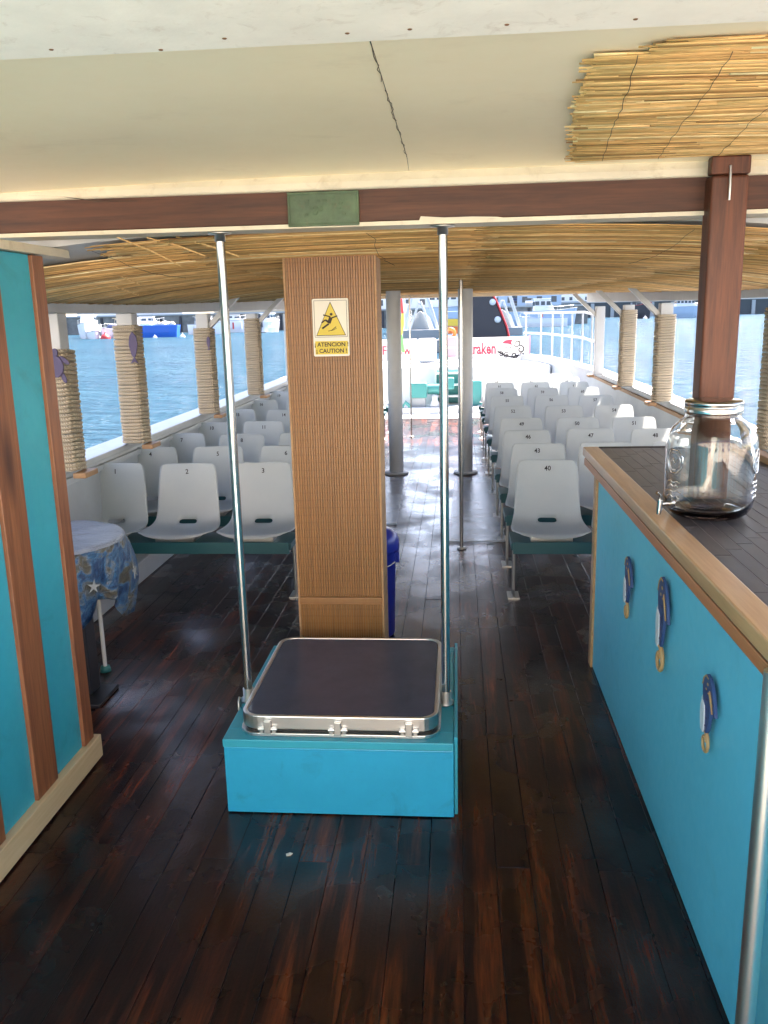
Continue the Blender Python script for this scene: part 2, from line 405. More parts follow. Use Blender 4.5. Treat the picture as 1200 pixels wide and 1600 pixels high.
# subfloor and planks
deck = MB().box(xl(0)-.02, xr(0)+.02, -3.2, 14.3, -.12, -.012).build('deck', 'caulk'); tag(deck, kind='structure')
pw = .105; x = xl(0)+.004; shared = {}
ends = [(-3.2,-.4,3.6,8.2,14.3), (-3.2,1.2,6.1,10.4,14.3), (-3.2,2.4,5.0,9.3,14.3)]
i = 0
while x < xr(0)-.02:
    ww = min(pw, xr(0)-x)
    es = ends[i % 3]
    for a, b in zip(es, es[1:]):
        key = (round(b-a, 2), round(ww, 3))
        z = random.uniform(-.0008, .0008)
        if key not in shared:
            shared[key] = MB().box(0, ww-.0016, 0, b-a-.0015, -.012, 0).build('plank', 'deck_board', deck, bevel=.0009, seg=1, loc=(x, a, z))
        else: inst(shared[key], 'plank', deck, (x+random.uniform(-.0004,.0004), a, z))
    x += pw; i += 1
tag(MB().box(xl(0)-.02, xr(0)+.02, -3.2, -.75, .003, .012).build('bounce_deck', 'bounce_white'), kind='structure')  # pale sheet added over the planks, out of view, to bounce sun upwards
# foredeck: low white deck, platform, raised deck
fy = [14.3, 15.0, 15.7]
mb = MB(); ys = [14.3, 14.6, 15.0, 15.4, 15.7]
def slab(mb, ys, z0, z1, inset=.06):
    L = [(xl(y)+inset, y) for y in ys]; Rr = [(xr(y)-inset, y) for y in ys]
    poly = L+Rr[::-1]
    mb.prism(poly, Matrix.Translation((0, 0, z0)), z1-z0)
slab(mb, ys, -.12, .012); tag(mb.build('foredeck', 'deck_white'), kind='structure')
mb = MB().box(-1.35, .62, 15.02, 15.68, .012, .11); 
tag(mb.build('foredeck_platform', 'deck_white', bevel=.01), kind='structure')
mb = MB(); slab(mb, [15.7,16.,16.5,17.,17.5,18.,18.3,18.5], .0, .77); tag(mb.build('raised_foredeck', 'deck_white', bevel=.02), kind='structure')

# ---------------------------------------------------------------- roof
def zr(x, y):
    u = abs(x-XC)/2.05
    sag = -.055*min(1, max(0, (y-3.05)/.6)) + (.055*min(1, max(0, (y-4.2)/7.5)))
    amp = .15-.11*min(1, max(0, (y-6)/6.5))
    return 2.0 - amp*u**2.6 + sag
RY0, RY1 = 3.05, 12.6
# roof shell (underside follows zr, thick top)
mb = MB(); NX, ys = 16, [3.05+.05, 3.4, 3.8, 4.6, 6, 8, 10, 12.6]
vs = []; fs = []
for t in (0.014, .09):
    for y in ys:
        for a in range(NX+1):
            xx = -2.38+(2.03+2.38)*a/NX; vs.append((xx, y, zr(xx, y)+t))
n1 = NX+1; S = len(ys)*n1
for a in range(len(ys)-1):
    for b in range(NX):
        q = a*n1+b; fs.append((q, q+n1, q+n1+1, q+1)); fs.append((q+S, q+S+1, q+S+n1+1, q+S+n1))
for b in range(NX):
    fs.append((b, b+1, b+1+S, b+S)); q = (len(ys)-1)*n1+b; fs.append((q+1, q, q+S, q+1+S))
for a in range(len(ys)-1):
    q = a*n1; fs.append((q+n1, q, q+S, q+n1+S)); q = a*n1+NX; fs.append((q, q+n1, q+n1+S, q+S))
mb.add(vs, fs); tag(mb.build('roof', 'white_paint'), kind='structure')
# aft ceiling: two cream panels with an open joint
ceil = thing('ceiling', None, None); ceil['kind'] = 'structure'
def ceil_panel(x0, x1):
    mb = MB(); n = 10; ysx = [1.2, 1.6, 2.0, 2.4, 2.8, 2.94]
    def zc(xx, yy): return 2.175-.035*((xx-.1)/2)**2 - (.03 if yy > 2.93 else 0)
    vs = []; fs = []
    for yy in ysx:
        for a in range(n+1):
            xx = x0+(x1-x0)*a/n; vs.append((xx, yy, zc(xx, yy)))
    m = n+1
    for a in range(len(ysx)-1):
        for b in range(n): q = a*m+b; fs.append((q, q+m, q+m+1, q+1))
    mb.add(vs, fs, True)
    mb.box(x0, x1, 1.2, 2.94, 2.19, 2.24)
    return mb.build('ceiling_panel', 'cream_paint', ceil)
ceil_panel(-2.35, -.1515); ceil_panel(-.150, 2.0)
MB().box(-.154, -.147, 1.6, 2.9, 2.181, 2.188).build('joint', 'seam_dark', ceil)
ck0 = MB()
for a_, b_ in ((1.66, 1.95), (2.0, 2.32), (2.36, 2.5), (2.56, 2.88)):
    pts = []; y = a_
    while y < b_: pts.append((-.1508+random.uniform(-.004,.004), y, 2.1735)); y += .03
    ck0.tube(pts, .0008, 5)
ck0.build('crack', 'seam_dark', ceil)
tag(MB().box(-2.42, 2.08, 1.1, 3.2, 2.242, 2.30).build('roof', 'white_paint'), kind='structure')
tag(MB().box(-2.42, 2.08, 3.14, 3.2, 2.05, 2.241).build('roof', 'white_paint'), kind='structure')
# near beam across the ceiling, cream
bm_ = MB(); bm_.box(-2.35, 2.0, 1.22, 1.50, 2.125, 2.18); bm_.box(-2.35, 2.0, 1.50, 1.56, 2.150, 2.18)
paint('cream_beam', (.90, .85, .74), .5, .05, (.45, .33, .22), .35, .3, 30, scale=7)
tag(bm_.build('ceiling_beam', 'cream_beam', bevel=.012), 'cream painted beam across the near ceiling, chipped along its edge', 'beam')
for q_ in range(15):
    xx = -1.1+q_*.155+random.uniform(-.07,.07)
    tag(MB().lathe([(0,-.0012),(.003,-.001),(.004,0)], n=8).build('screw', 'sea_tan_dark', loc=(xx, 1.46+random.uniform(-.03,.02), 2.1245)), 'rusty screw head in the near cream beam', 'screw', 'rusty screw heads along the near cream beam')
#
# main brown beam
mainb = thing('roof_beam', 'dark red-brown wooden beam crossing above the two steel poles, cream moulding on top', 'beam', (0, 2.93, 2.0))
MB().box(-2.3, 2.0, 0, .12, 0, .105).build('beam_board', 'beam_wood', mainb, bevel=.005)
mm = MB(); mm.prism([(0, .10), (-.010, .10), (-.016, .106), (-.016, .124), (-.004, .16), (.1, .16), (.1, .1)], frame((-2.3, 0, 0), (0,1,0), (0,0,1)), 4.3)
mm.build('moulding', 'cream_trim', mainb, bevel=.004)
MB().box(-2.3, 2.0, -.004, .13, -.014, -.001).build('soffit_strip', 'cream_trim', mainb)
pq = thing('plaque', 'small green metal plaque fixed to the brown beam above the wooden column', 'plaque', (-.432, 2.928, 2.045))
MB().box(-.117, .117, -.010, 0, -.055, .052).build('plate', 'green_plaque', pq, bevel=.004)
rim = MB()
for a in ((-.117,.117,-.055,-.047),(-.117,.117,.044,.052),(-.117,-.109,-.0465,.0435),(.109,.117,-.0465,.0435)): rim.box(a[0],a[1],-.0145,-.0104,a[2],a[3])
rim.build('rim', 'green_plaque', pq, bevel=.002)
em = MB()
for q in range(16):
    u, z_ = random.uniform(-.07,.07), random.uniform(-.03,.03); em.box(u, u+.012, -.0125, -.0104, z_, z_+.007)
em.build('worn_relief', 'green_plaque', pq, bevel=.001)
# patch of flaking paint on the beam beside the right pole
pt = MB(); pt.prism([(-.05,0),(-.045,.012),(-.02,.010),(.03,.006),(.12,.006),(.2,.003),(.22,0)], frame((-.07, 2.9285, 1.999), (1,0,0), (0,0,1)), .003)
pt.build('paint_remnant', 'cream_trim', mainb, loc=(0, -2.93, -2.0))
# cracks in the moulding
ck = MB(); P_ = [(-1.42,2.07),(-1.3,2.062),(-1.2,2.045),(-1.05,2.04)]
ck.tube([(a, -.015, b-1.953) for a, b in P_], .0011, 5); ck.build('crack', 'seam_dark', mainb)

# reeds ------------------------------------------------------------------
def reed(mb, x0, y0, x1, y1, zf, r, tone, dz=0):
    """one reed, a three-sided bent stick hanging under surface zf"""
    n = max(2, int((x1-x0)/.28)+1); vs = []
    for i in range(n+1):
        t = i/n; X = x0+(x1-x0)*t; Y = y0+(y1-y0)*t + (.0015*math.sin(9*t+tone*40) if 0 < i < n else 0); Z = zf(X, Y)-r+dz
        for a in (90, 210, 330):
            vs.append((X, Y+r*math.cos(R(a)), Z-r*math.sin(R(a))*.9))
    fs = []
    for i in range(n):
        a, b = 3*i, 3*i+3
        for j in range(3): fs.append((a+j, b+j, b+(j+1) % 3, a+(j+1) % 3))
    fs.append((0, 1, 2)); fs.append((3*n+2, 3*n+1, 3*n))
    mb.add(vs, fs, True, tone)
def tonev():
    t = random.gauss(.52, .27); return min(1, max(0, t))
rd = thing('reed_ceiling', 'long reed matting lining the low ceiling forward of the brown beam', 'reed matting', (0,0,0))
mats = [(-2.14, -1.0), (-1.02, .12), (.1, 1.12), (1.1, 1.84)]
for mi, (xa, xb) in enumerate(mats):
    mb = MB(); y = 3.075
    while y < RY1-.06:
        step = .0050 if y < 5 else (.008 if y < 8 else .013); r = step*.62
        x0 = xa+random.uniform(-.05, .03); x1 = xb+random.uniform(-.03, .05)
        if mi == 0:
            if y < 3.32: x0 = -1.25+random.uniform(-.08, .06)
            x0 = max(x0, -2.15)
        if mi == 3: x1 = min(x1, 1.85)
        if random.random() < .3 and y < 6:
            xm = random.uniform(x0+.1, x1-.1); 
            reed(mb, x0, y, xm, y+random.uniform(-.006,.006), zr, r, tonev(), -random.uniform(0,.004))
            reed(mb, xm+.005, y, x1, y+random.uniform(-.006,.006), zr, r, tonev(), -random.uniform(0,.004))
        elif x1-x0 > .2:
            reed(mb, x0, y, x1, y+random.uniform(-.012,.012), zr, r*random.uniform(.8,1.2), tonev(), -random.uniform(0,.005))
        y += step
    o = mb.build('reed_mat', 'reed', rd); o['kind'] = 'stuff'
# loose reed ends hanging down
mb = MB()
for a, b in (((-1.17,3.02,1.985),(-1.04,3.30,1.90)), ((-1.08,3.06,1.985),(-.93,3.25,1.93)), ((-1.5,3.5,1.93),(-1.42,3.9,1.86)), ((-.98,3.08,1.985),(-.82,3.32,1.93)), ((-1.72,4.0,1.90),(-1.62,4.4,1.83))):
    mb.tube([a, ((a[0]+b[0])/2, (a[1]+b[1])/2, (a[2]+b[2])/2+.006), b], .0028, 5)
mb.tone = [.8]*len(mb.f); mb.build('loose_reed', 'reed', rd)['kind'] = 'stuff'
wr = MB()
for xx in (-1.3, -.3, .8):
    pts = []; y = 3.1
    while y < 4.2: pts.append((xx+random.uniform(-.012,.012), y, zr(xx, y)-.016)); y += .12
    wr.tube(pts, .0008, 4)
wr.build('binding_wire', 'seam_dark', rd)
# near mat on the cream ceiling, upper right
rn = thing('reed_mat', 'golden reed mat nailed to the cream ceiling at upper right', 'reed matting', (0,0,0))
def zn(x, y): return 2.168-.035*((x-.1)/2)**2 - .004*math.sin(y*9+x*3)
mb = MB(); y = 1.72
while y < 2.918:
    t = (y-1.72)/1.2; xl_ = .245+.012*math.sin(y*5)+(.10*t)
    if y < 1.78: xl_ = .35
    for lay in range(2):
        x0 = xl_+abs(random.gauss(0, .018)) - (.02 if random.random() < .1 else 0); sl_ = random.uniform(-.012, .012)
        cuts = [x0]+sorted(random.uniform(x0+.1, 1.9) for _ in range(random.choice((1, 2, 2, 3))))+[1.95]
        for a, b in zip(cuts, cuts[1:]):
            if b-a > .05: reed(mb, a, y+lay*.0025+(a-x0)*.01, b-.004, y+sl_+lay*.0025, zn, .0027*random.uniform(.7,1.3), tonev(), -lay*.003-random.uniform(0,.004))
    y += .0049
mb.build('reeds', 'reed', rn)['kind'] = 'stuff'
wr = MB()
for k0 in range(6):
    xx = .33+.17*k0; pts = []
    y = 1.76
    while y < 2.88: pts.append((xx+.10*(y-1.7)+random.uniform(-.004,.004), y, zn(xx, y)-.0155)); y += .05
    wr.tube(pts, .0008, 4)
wr.build('binding_wire', 'seam_dark', rn)

# side beams carrying the roof
for X_, lab in ((XL, 'white painted eave beam over the port rail posts on the left'), (XR, 'white painted eave beam over the starboard rail posts on the right')):
    s_ = -1 if X_ < 0 else 1
    ya = 3.21 if X_ < 0 else 1.3
    mb = MB().prism([(ya, 1.745), (6.5, 1.755), (12.5, 1.815), (12.5, 1.955), (6.5, 1.86), (ya, 1.845)], frame((X_-.045, 0, 0), (0,1,0), (0,0,1)), .09)
    tag(mb.build('eave_beam', 'white_paint', bevel=.006), lab, 'beam')
tag(MB().box(-2.3, 1.95, 12.52, 12.58, 1.93, 2.02).build('roof_end_board', 'cream_trim', bevel=.006), 'cream board closing the forward end of the reed lined roof', 'board')

# ---------------------------------------------------------------- bulwarks and cap rails
RZ = .88
def bulwark(side, label):
    t = thing('bulwark', label, 'bulwark', (0,0,0))
    f = xl if side < 0 else xr
    ysb = [-3, 0, 3, 6, 9, 11.6, 12.6, 13.5, 14.4, 15.2, 16, 16.7, 17.2, 17.6, 18.0, 18.3, 18.5]
    def off(y, d): return (f(y)-side*d, y)
    # hull plating: outer skin flares in to the waterline, inner skin vertical
    mb = MB(); vs = []; fs = []
    for y in ysb:
        xo = f(y)+side*.14
        for xx, z in ((xo, RZ-.045), (xo-side*.05, .1), (xo-side*.22, -.9), (f(y)-side*.06, -.9), (f(y)-side*.06, .0), (f(y)-side*.02, RZ-.045)):
            vs.append((xx, y, z))
    for i in range(len(ysb)-1):
        for j in range(6):
            a, b = i*6+j, i*6+(j+1) % 6
            q = (a, b, b+6, a+6); fs.append(q if side < 0 else q[::-1])
    n = len(ysb)-1; fs.append(tuple(range(6))); fs.append(tuple(n*6+j for j in range(6))[::-1])
    mb.add(vs, fs); mb.build('hull_plating', 'white_paint', t)
    mb = MB(); vs = []; fs = []
    for y in ysb:
        for xx, z in ((f(y)+side*.17, RZ-.04), (f(y)+side*.17, RZ), (f(y)-side*.045, RZ), (f(y)-side*.045, RZ-.04)): vs.append((xx, y, z))
    for i in range(len(ysb)-1):
        for j in range(4):
            a, b = i*4+j, i*4+(j+1) % 4; q = (a, b, b+4, a+4); fs.append(q[::-1] if side < 0 else q)
    fs.append((0,1,2,3)); fs.append(tuple(n*4+j for j in (3,2,1,0)))
    mb.add(vs, fs); mb.build('cap_rail', 'white_paint', t, bevel=.008)
    # inner wooden batten line and lower ledge
    xi = f(5)
    MB().box(min(xi-side*.022, xi-side*.05), max(xi-side*.022, xi-side*.05), 3.2, 12.4, RZ-.10, RZ-.065).build('batten', 'block_wood' if side > 0 else 'white_paint', t, bevel=.004)
    MB().box(min(xi-side*.062, xi-side*.20), max(xi-side*.062, xi-side*.20), 3.4, 12.2, .001, .14).build('floor_ledge', 'white_paint', t, bevel=.008)
    MB().box(min(xi-side*.062, xi-side*.075), max(xi-side*.062, xi-side*.075), 3.4, 12.2, .36, .40).build('stringer', 'white_paint', t)
    return t
bulwark(-1, 'white hull side with broad cap rail along the left edge of the deck')
bulwark(1, 'white hull side with broad cap rail along the right edge of the deck')

# rope wrapped posts -----------------------------------------------------
def rope_ring(w_, r=.0118):
    h = w_/2; c = .022; pts = []
    for cx, cy, a0 in ((h-c, h-c, 0), (-h+c, h-c, 90), (-h+c, -h+c, 180), (h-c, -h+c, 270)):
        for q in range(4):
            a = R(a0+30*q); pts.append((cx+c*math.cos(a)*1.3, cy+c*math.sin(a)*1.3, (len(pts)/16-.5)*.012))
    return MB().tube(pts, r, 7, closed=True)
ring_src = None
def post(x_, y_, label, wr=.135, ztop=1.56, rope=True, z1=1.755):
    global ring_src
    t = thing('rope_wrapped_post' if rope else 'rail_post', label, 'post', (x_, y_, RZ), 0, 'posts standing on the cap rails')
    ww = .108 if rope else .115
    MB().box(-ww/2, ww/2, -ww/2, ww/2, 0, z1-RZ-.002).build('timber', 'white_paint', t, bevel=.006)
    if rope:
        z = .018; i = 0
        while z < ztop-RZ:
            if ring_src is None:
                ring_src = rope_ring(wr).build('rope_turn', 'rope', t, loc=(0, 0, z)); 
            else: inst(ring_src, 'rope_turn', t, (random.uniform(-.002,.002), random.uniform(-.002,.002), z), (random.uniform(-.02,.02), random.uniform(-.02,.02), 0), (1+random.uniform(-.02,.02), 1, 1))
            z += .0232; i += 1
    s_ = 1 if x_ < XC else -1
    MB().box(min(s_*.060, s_*.135), max(s_*.060, s_*.135), -.085, .085, -.03, .0).build('foot_block', 'block_wood', t, bevel=.004)
    if y_ > 7: MB().bar((s_*.05, 0, .76), (s_*.34, 0, 1.04), .045, .06, (0,1,0)).build('knee_brace', 'white_paint', t, bevel=.004)
    return t
P1 = post(XL, 4.64, 'nearest rope wrapped post on the left rail, carrying a purple turtle', ztop=1.57)
post(XL, 5.72, 'second rope wrapped post on the left rail, before the blue barge', ztop=1.68)
post(XL, 7.5, 'third rope wrapped post on the left rail, seen beside the left steel pole', ztop=1.63)
post(XL, 9.33, 'farthest rope wrapped post on the left rail, left of the wooden column', ztop=1.69)
post(XL, 11.4, 'plain white post at the forward end of the left rail', rope=False)
post(XL, 3.5, 'rope wrapped post on the left rail hidden behind the teal cabin wall', ztop=1.6)
post(XR, 11.6, 'plain white post with a knee brace at the forward end of the right rail', rope=False)
post(XR, 9.7, 'farthest rope wrapped post on the right rail, next to the plain white one', ztop=1.69)
post(XR, 8.0, 'rope wrapped post on the right rail, between the far posts and the brown timber post', ztop=1.65)
post(XR, 6.35, 'rope wrapped post on the right rail, mostly hidden behind the brown timber post', ztop=1.66)
post(XR, 5.18, 'rope wrapped post at the right edge of the picture, beyond the glass jar', ztop=1.69)
post(XR, 3.9, 'rope wrapped post on the right rail outside the picture edge', ztop=1.69)

# flat painted ornaments on posts
def turtle(loc, s, rz, label):
    t = thing('turtle_ornament', label, 'ornament', loc, rz)
    F = frame((0,0,0), (1,0,0), (0,0,1))
    el = lambda cx, cy, a, b, n=14, rot=0: [(cx+a*math.cos(2*math.pi*i/n)*math.cos(rot)-b*math.sin(2*math.pi*i/n)*math.sin(rot), cy+a*math.cos(2*math.pi*i/n)*math.sin(rot)+b*math.sin(2*math.pi*i/n)*math.cos(rot)) for i in range(n)]
    MB().prism([(a*s, b*s) for a, b in el(0,0,.34,.46)], F, .014).build('shell', 'purple_wood', t, bevel=.003)
    MB().prism([(a*s, b*s) for a, b in el(0,.58,.13,.17)], F, .011).build('head', 'purple_wood', t, bevel=.002)
    for (cx, cy, rot) in ((.38,.25,-.7),(-.38,.25,.7+math.pi),(.28,-.45,-1.2),(-.28,-.45,1.2+math.pi)):
        MB().prism([(a*s, b*s) for a, b in el(cx,cy,.26,.1,12,rot)], F, .009).build('flipper', 'purple_wood', t, bevel=.002)
turtle((XL+.035, 4.64-.088, 1.47), .13, 0, 'purple wooden turtle hung on the nearest left rope wrapped post')
def fish(loc, s, label, m='purple_wood'):
    t = thing('fish_ornament', label, 'ornament', loc)
    F = frame((0,0,0), (1,0,0), (0,0,1))
    MB().prism([(0,.5*s),(.12*s,.35*s),(.15*s,.1*s),(.08*s,-.2*s),(.03*s,-.3*s),(-.03*s,-.3*s),(-.08*s,-.2*s),(-.14*s,.1*s),(-.1*s,.35*s)], F, .012).build('body', m, t, bevel=.002)
    MB().prism([(0,-.28*s),(.13*s,-.5*s),(0,-.44*s),(-.13*s,-.5*s)], F, .010).build('tail', m, t, bevel=.002)
fish((XL+.064, 5.72-.088, 1.53), .21, 'slim purple fish ornament on the second left rope wrapped post')
fish((XL+.06, 7.5-.088, 1.50), .12, 'tiny purple fish ornament on the third left rope wrapped post')
fish((XR-.04, 5.18-.088, 1.50), .2, 'blue-green fish ornament on the rope wrapped post at the right picture edge', 'winch_teal')

# ---------------------------------------------------------------- cabin wall on the left
cw = thing('cabin_wall', 'teal panelled wall with reddish wood battens at the left edge', 'wall', (-1.449, 0, 0))
MB().box(-.05, -.008, -2.5, 3.0, .0, 1.93).build('backing', 'teal_board', cw)
for a, b in ((-2.5,-1.4),(-1.28,-.2),(-.08,1.0),(1.12,2.2),(2.32,2.54),(2.69,2.92)):
    MB().box(-.0078, 0, a+.001, b-.001, .102, 1.928).build('panel', 'teal_board', cw)
for a, b in ((-1.4,-1.28),(-.2,-.08),(1.0,1.12),(2.2,2.32),(2.54,2.69),(2.92,3.0)):
    MB().box(-.0078, .014, a, b, .102, 1.928).build('batten', 'red_wood', cw, bevel=.003)
MB().box(-.0078, .030, -2.5, 3.03, .008, .100).build('base_trim', 'pine_wood', cw, bevel=.003)
MB().box(-.055, .022, -2.5, 3.2, 1.932, 1.962).build('top_trim', 'cream_trim', cw, bevel=.003)

# ---------------------------------------------------------------- bar counter on the right
bc = thing('bar_counter', 'teal bar counter with light wood edge and dark slatted top', 'counter', (.655, 0, 0))
XO = 0.655
MB().box(.012, .60, .5, 4.02, .0, 1.005).build('carcass', 'teal_board', bc)
MB().box(0, .0115, .5, 3.985, .004, .985).build('front_panel', 'bar_paint', bc)
MB().box(-.012, .020, 3.9855, 4.05, .0, .985).build('corner_batten', 'edge_wood', bc, bevel=.003)
MB().box(.021, .60, 4.0205, 4.05, .0, .985).build('end_panel', 'teal_paint', bc)
MB().box(-.048, .02, .45, 4.13, .980, 1.014).build('lower_edge', 'edge_wood_low', bc, bevel=.003)
MB().box(-.044, .0, .45, 4.13, 1.0142, 1.0243).build('shadow_gap', 'groove_dark', bc)
MB().box(-.055, .018, .45, 4.14, 1.0245, 1.066).build('upper_edge', 'edge_wood', bc, bevel=.005)
MB().box(.0185, .62, 4.095, 4.14, 1.0245, 1.066).build('end_edge', 'groove_dark', bc, bevel=.003)
MB().box(.0185, .62, .45, 4.0945, 1.0245, 1.0638).build('grout_bed', 'grout', bc)
x = .0195; r_ = 0
while x < .61:
    cut = [.46]+[1.0+.31*q+(r_*.37) % .31*1.0 for q in range(10) if 1.0+.31*q < 3.9]+[4.093]
    for a, b in zip(cut, cut[1:]):
        MB().box(x, x+.0435, a+.0015, b-.0015, 1.0639, 1.0648).build('slat', 'slate_slat', bc)
    x += .0462; r_ += 1
MB().box(.622, .67, .45, 4.12, .9, 1.09).build('back_lip', 'block_wood', bc, bevel=.004)

# seahorses
def seahorse(y, z0, z1, label, wid=1.0):
    s = z1-z0; t = thing('seahorse_ornament', label, 'ornament', (XO-.0125, y, z0), 0, 'wooden seahorses on the bar front')
    F = frame((0,0,0), (0,-1,0), (0,0,1))      # u = aft (to the right in the picture), v = up; normal = -X
    def pr(name, poly, m, tk, lift=0):
        p = [(a*s*wid*1.35, b*s) for a, b in poly]
        MB().prism(p, frame((-lift, 0, 0), (0,-1,0), (0,0,1)), tk).build(name, m, t, bevel=.0015, seg=1)
    pr('body', [(.0,1.0),(.08,.985),(.15,.93),(.19,.86),(.235,.77),(.27,.66),(.285,.60),(.25,.60),(.205,.70),(.17,.735),(.13,.72),(.15,.62),(.145,.5),(.12,.40),(.09,.30),(.05,.24),(-.02,.26),(-.04,.36),(-.05,.5),(-.06,.62),(-.09,.72),(-.10,.82),(-.07,.93)], 'sea_blue', .010)
    pr('belly', [(-.05,.64),(.02,.6),(.035,.5),(.04,.4),(.045,.3),(.02,.25),(-.05,.26),(-.075,.36),(-.09,.48),(-.09,.58)], 'sea_white', .004, .0102)
    pr('fin', [(-.06,.70),(-.13,.66),(-.17,.6),(-.16,.55),(-.12,.57),(-.13,.51),(-.08,.53),(-.05,.58)], 'sea_white', .006)
    pr('crest', [(.13,.87),(.18,.80),(.22,.72),(.25,.63),(.235,.62),(.2,.68),(.165,.74),(.13,.8)], 'sea_tan', .0035, .0102)
    for (u_, v_, r_) in ((.06,.9,.022),(.02,.82,.018),(.09,.80,.014),(.05,.70,.02),(.06,.58,.016),(.07,.47,.018),(.05,.36,.015)):
        pr('spot', [(u_+r_*1.1*math.cos(R(q*60)), v_+r_*math.sin(R(q*60))) for q in range(6)], 'purple_wood' if v_ < .75 else 'sea_tan', .0016, .0102)
    pr('head_edge', [(-.10,.82),(-.07,.93),(.0,1.0),(.08,.985),(.07,.965),(.0,.975),(-.055,.915),(-.085,.82)], 'sea_tan', .002, .0102)
    sp = []
    for i in range(34):
        a = i/33; ang = R(120)+a*R(400); rr = (.145*(1-a*.66))*s
        sp.append((-.006, -.03*s+rr*math.cos(ang), .125*s+rr*math.sin(ang)))
    sp = [(-.006, 0.02*s, .29*s)]+[( -.006, p[1], p[2]) for p in sp]
    MB().tube(sp, [(.024*s)*(1-.35*i/len(sp)) for i in range(len(sp))], 8).build('tail', 'sea_tan', t)
    return t
seahorse(3.16, .559, .800, 'smallest-looking blue seahorse, farthest along the teal bar front')
seahorse(2.62, .58, .888, 'tallest blue seahorse with white belly in the middle of the bar front', .85)
seahorse(2.10, .578, .790, 'blue seahorse on the bar front nearest the chrome pole')

# timber post at the bar
tp = thing('timber_post', 'thick dark brown timber post rising behind the glass jar to the ceiling', 'post', (.836, 2.905, 1.066))
MB().box(-.056, .056, -.045, .045, 0, 1.03).build('shaft', 'post_wood', tp, bevel=.009, seg=3)
MB().box(-.060, .058, -.049, -.002, 1.031, 1.085).build('head_block', 'post_wood', tp, bevel=.006)
MB().tube([(-.005, -.052, 1.055), (-.004, -.056, 1.0), (-.003, -.052, .955)], .004, 6).build('bolt', 'steel_dull', tp)

# glass jar
jar = thing('drink_jar', 'clear glass drink dispenser jar with metal lid and tap on the bar', 'jar', (.785, 2.712, 1.0665))
o_ = [(.0,.0),(.075,.0),(.110,.004),(.122,.014),(.133,.03),(.138,.06),(.138,.215),(.134,.24),(.118,.265),(.098,.282),(.086,.290),(.083,.300),(.083,.322)]
i_ = [(.079,.322),(.079,.300),(.082,.288),(.094,.278),(.114,.261),(.129,.238),(.133,.213),(.133,.062),(.128,.036),(.117,.024),(.100,.018),(.07,.020),(.0,.026)]
MB().lathe(o_+i_, n=48).build('glass_body', 'jar_glass', jar)
jar.scale = (.98, .98, 1.05)
lid = [(0,.343),(.080,.343),(.086,.341),(.0885,.336),(.0885,.330),(.0872,.3285),(.0872,.324),(.0885,.3225),(.0885,.309),(.0885,.307),(.0860,.307),(.0860,.322),(.0,.323)]
MB().lathe(lid, n=48).build('lid', 'steel', jar)
# embossed medallions: octagonal rings and bars on the jar wall
for az, nm in ((205,'emboss'),(330,'emboss')):
    mb = MB()
    def on(u, v): a = R(az)+u/.139; return (.1395*math.cos(a), .1395*math.sin(a), v)
    mb.tube([on(.036*math.cos(R(q*45+22)), .17+.036*math.sin(R(q*45+22))) for q in range(8)], .0026, 6, closed=True)
    mb.tube([on(.026*math.cos(R(q*36)), .17+.026*math.sin(R(q*36))) for q in range(10)], .0014, 5, closed=True)
    for zz, ww in ((.108,.03),(.096,.022),(.080,.034),(.064,.026)):
        mb.tube([on(-ww, zz), on(-ww/2, zz+.005), on(0, zz), on(ww/2, zz+.005), on(ww, zz)], .0018, 5)
    mb.tube([on(-.012,.17), on(-.004,.18), on(.004,.165), on(.014,.178)], .002, 5)
    mb.build(nm, 'jar_glass', jar)
tap = MB(); d = Vector((math.cos(R(203)), math.sin(R(203)), 0))
b0 = d*.134+Vector((0,0,.045)); tap.tube([b0-d*.0, b0+d*.012], .016, 14); tap.tube([b0+d*.012, b0+d*.052], .007, 12)
tap.tube([b0+d*.046+Vector((0,0,.012)), b0+d*.048+Vector((0,0,-.014)), b0+d*.050+Vector((0,0,-.030))], [.009,.009,.0065], 12)
tap.build('tap', 'steel', jar)
MB().tube([b0+d*.048+Vector((0,0,.012)), b0+d*.047+Vector((0,0,.028)), b0+d*.060+Vector((0,0,.036))], [.005,.004,.0055], 8).build('tap_lever', 'steel', jar)

# chrome rail pole in front of the bar
cp = thing('chrome_pole', 'thick polished steel pole in front of the bar at lower right', 'pole', (.605, 1.59, 0))
MB().tube([(0,0,.01),(0,0,1.018)], .0195, 24).build('tube', 'steel_bright', cp)
MB().lathe([(0,.012),(.045,.012),(.045,.001),(0,.001)], n=24).build('flange', 'steel', cp)

# ---------------------------------------------------------------- hatch box
hb = thing('hatch_box', 'low teal box with a dark hatch lid between the two steel poles', 'hatch', (-.413, 2.66, 0))
w2 = .398; Dp = .86; H = .285
MB().box(-w2, w2, .0, .016, .004, H-.03).build('front_panel', 'teal_paint', hb, bevel=.003)
MB().box(-w2, -w2+.016, .0165, Dp, .004, H-.03).build('side_panel', 'teal_paint', hb, bevel=.003)
MB().box(w2-.016, w2, .0165, Dp, .004, H-.03).build('side_panel', 'teal_paint', hb, bevel=.003)
MB().box(w2+.001, w2+.013, .02, Dp+.02, .004, H+.012).build('side_cheek', 'teal_board', hb, bevel=.002)
MB().box(-w2+.0165, w2-.0165, Dp-.016, Dp, .004, H-.03).build('back_panel', 'teal_paint', hb)
top = MB()
for a in ((-w2-.002, w2, -.004, .075), (-w2-.002, w2, Dp-.05, Dp+.002)): top.box(a[0], a[1], a[2], a[3], H-.0295, H)
for a in ((-w2-.002, -w2+.05), (w2-.06, w2)): top.box(a[0], a[1], .0752, Dp-.0502, H-.0295, H)
top.build('top_frame', 'teal_board', hb, bevel=.003)
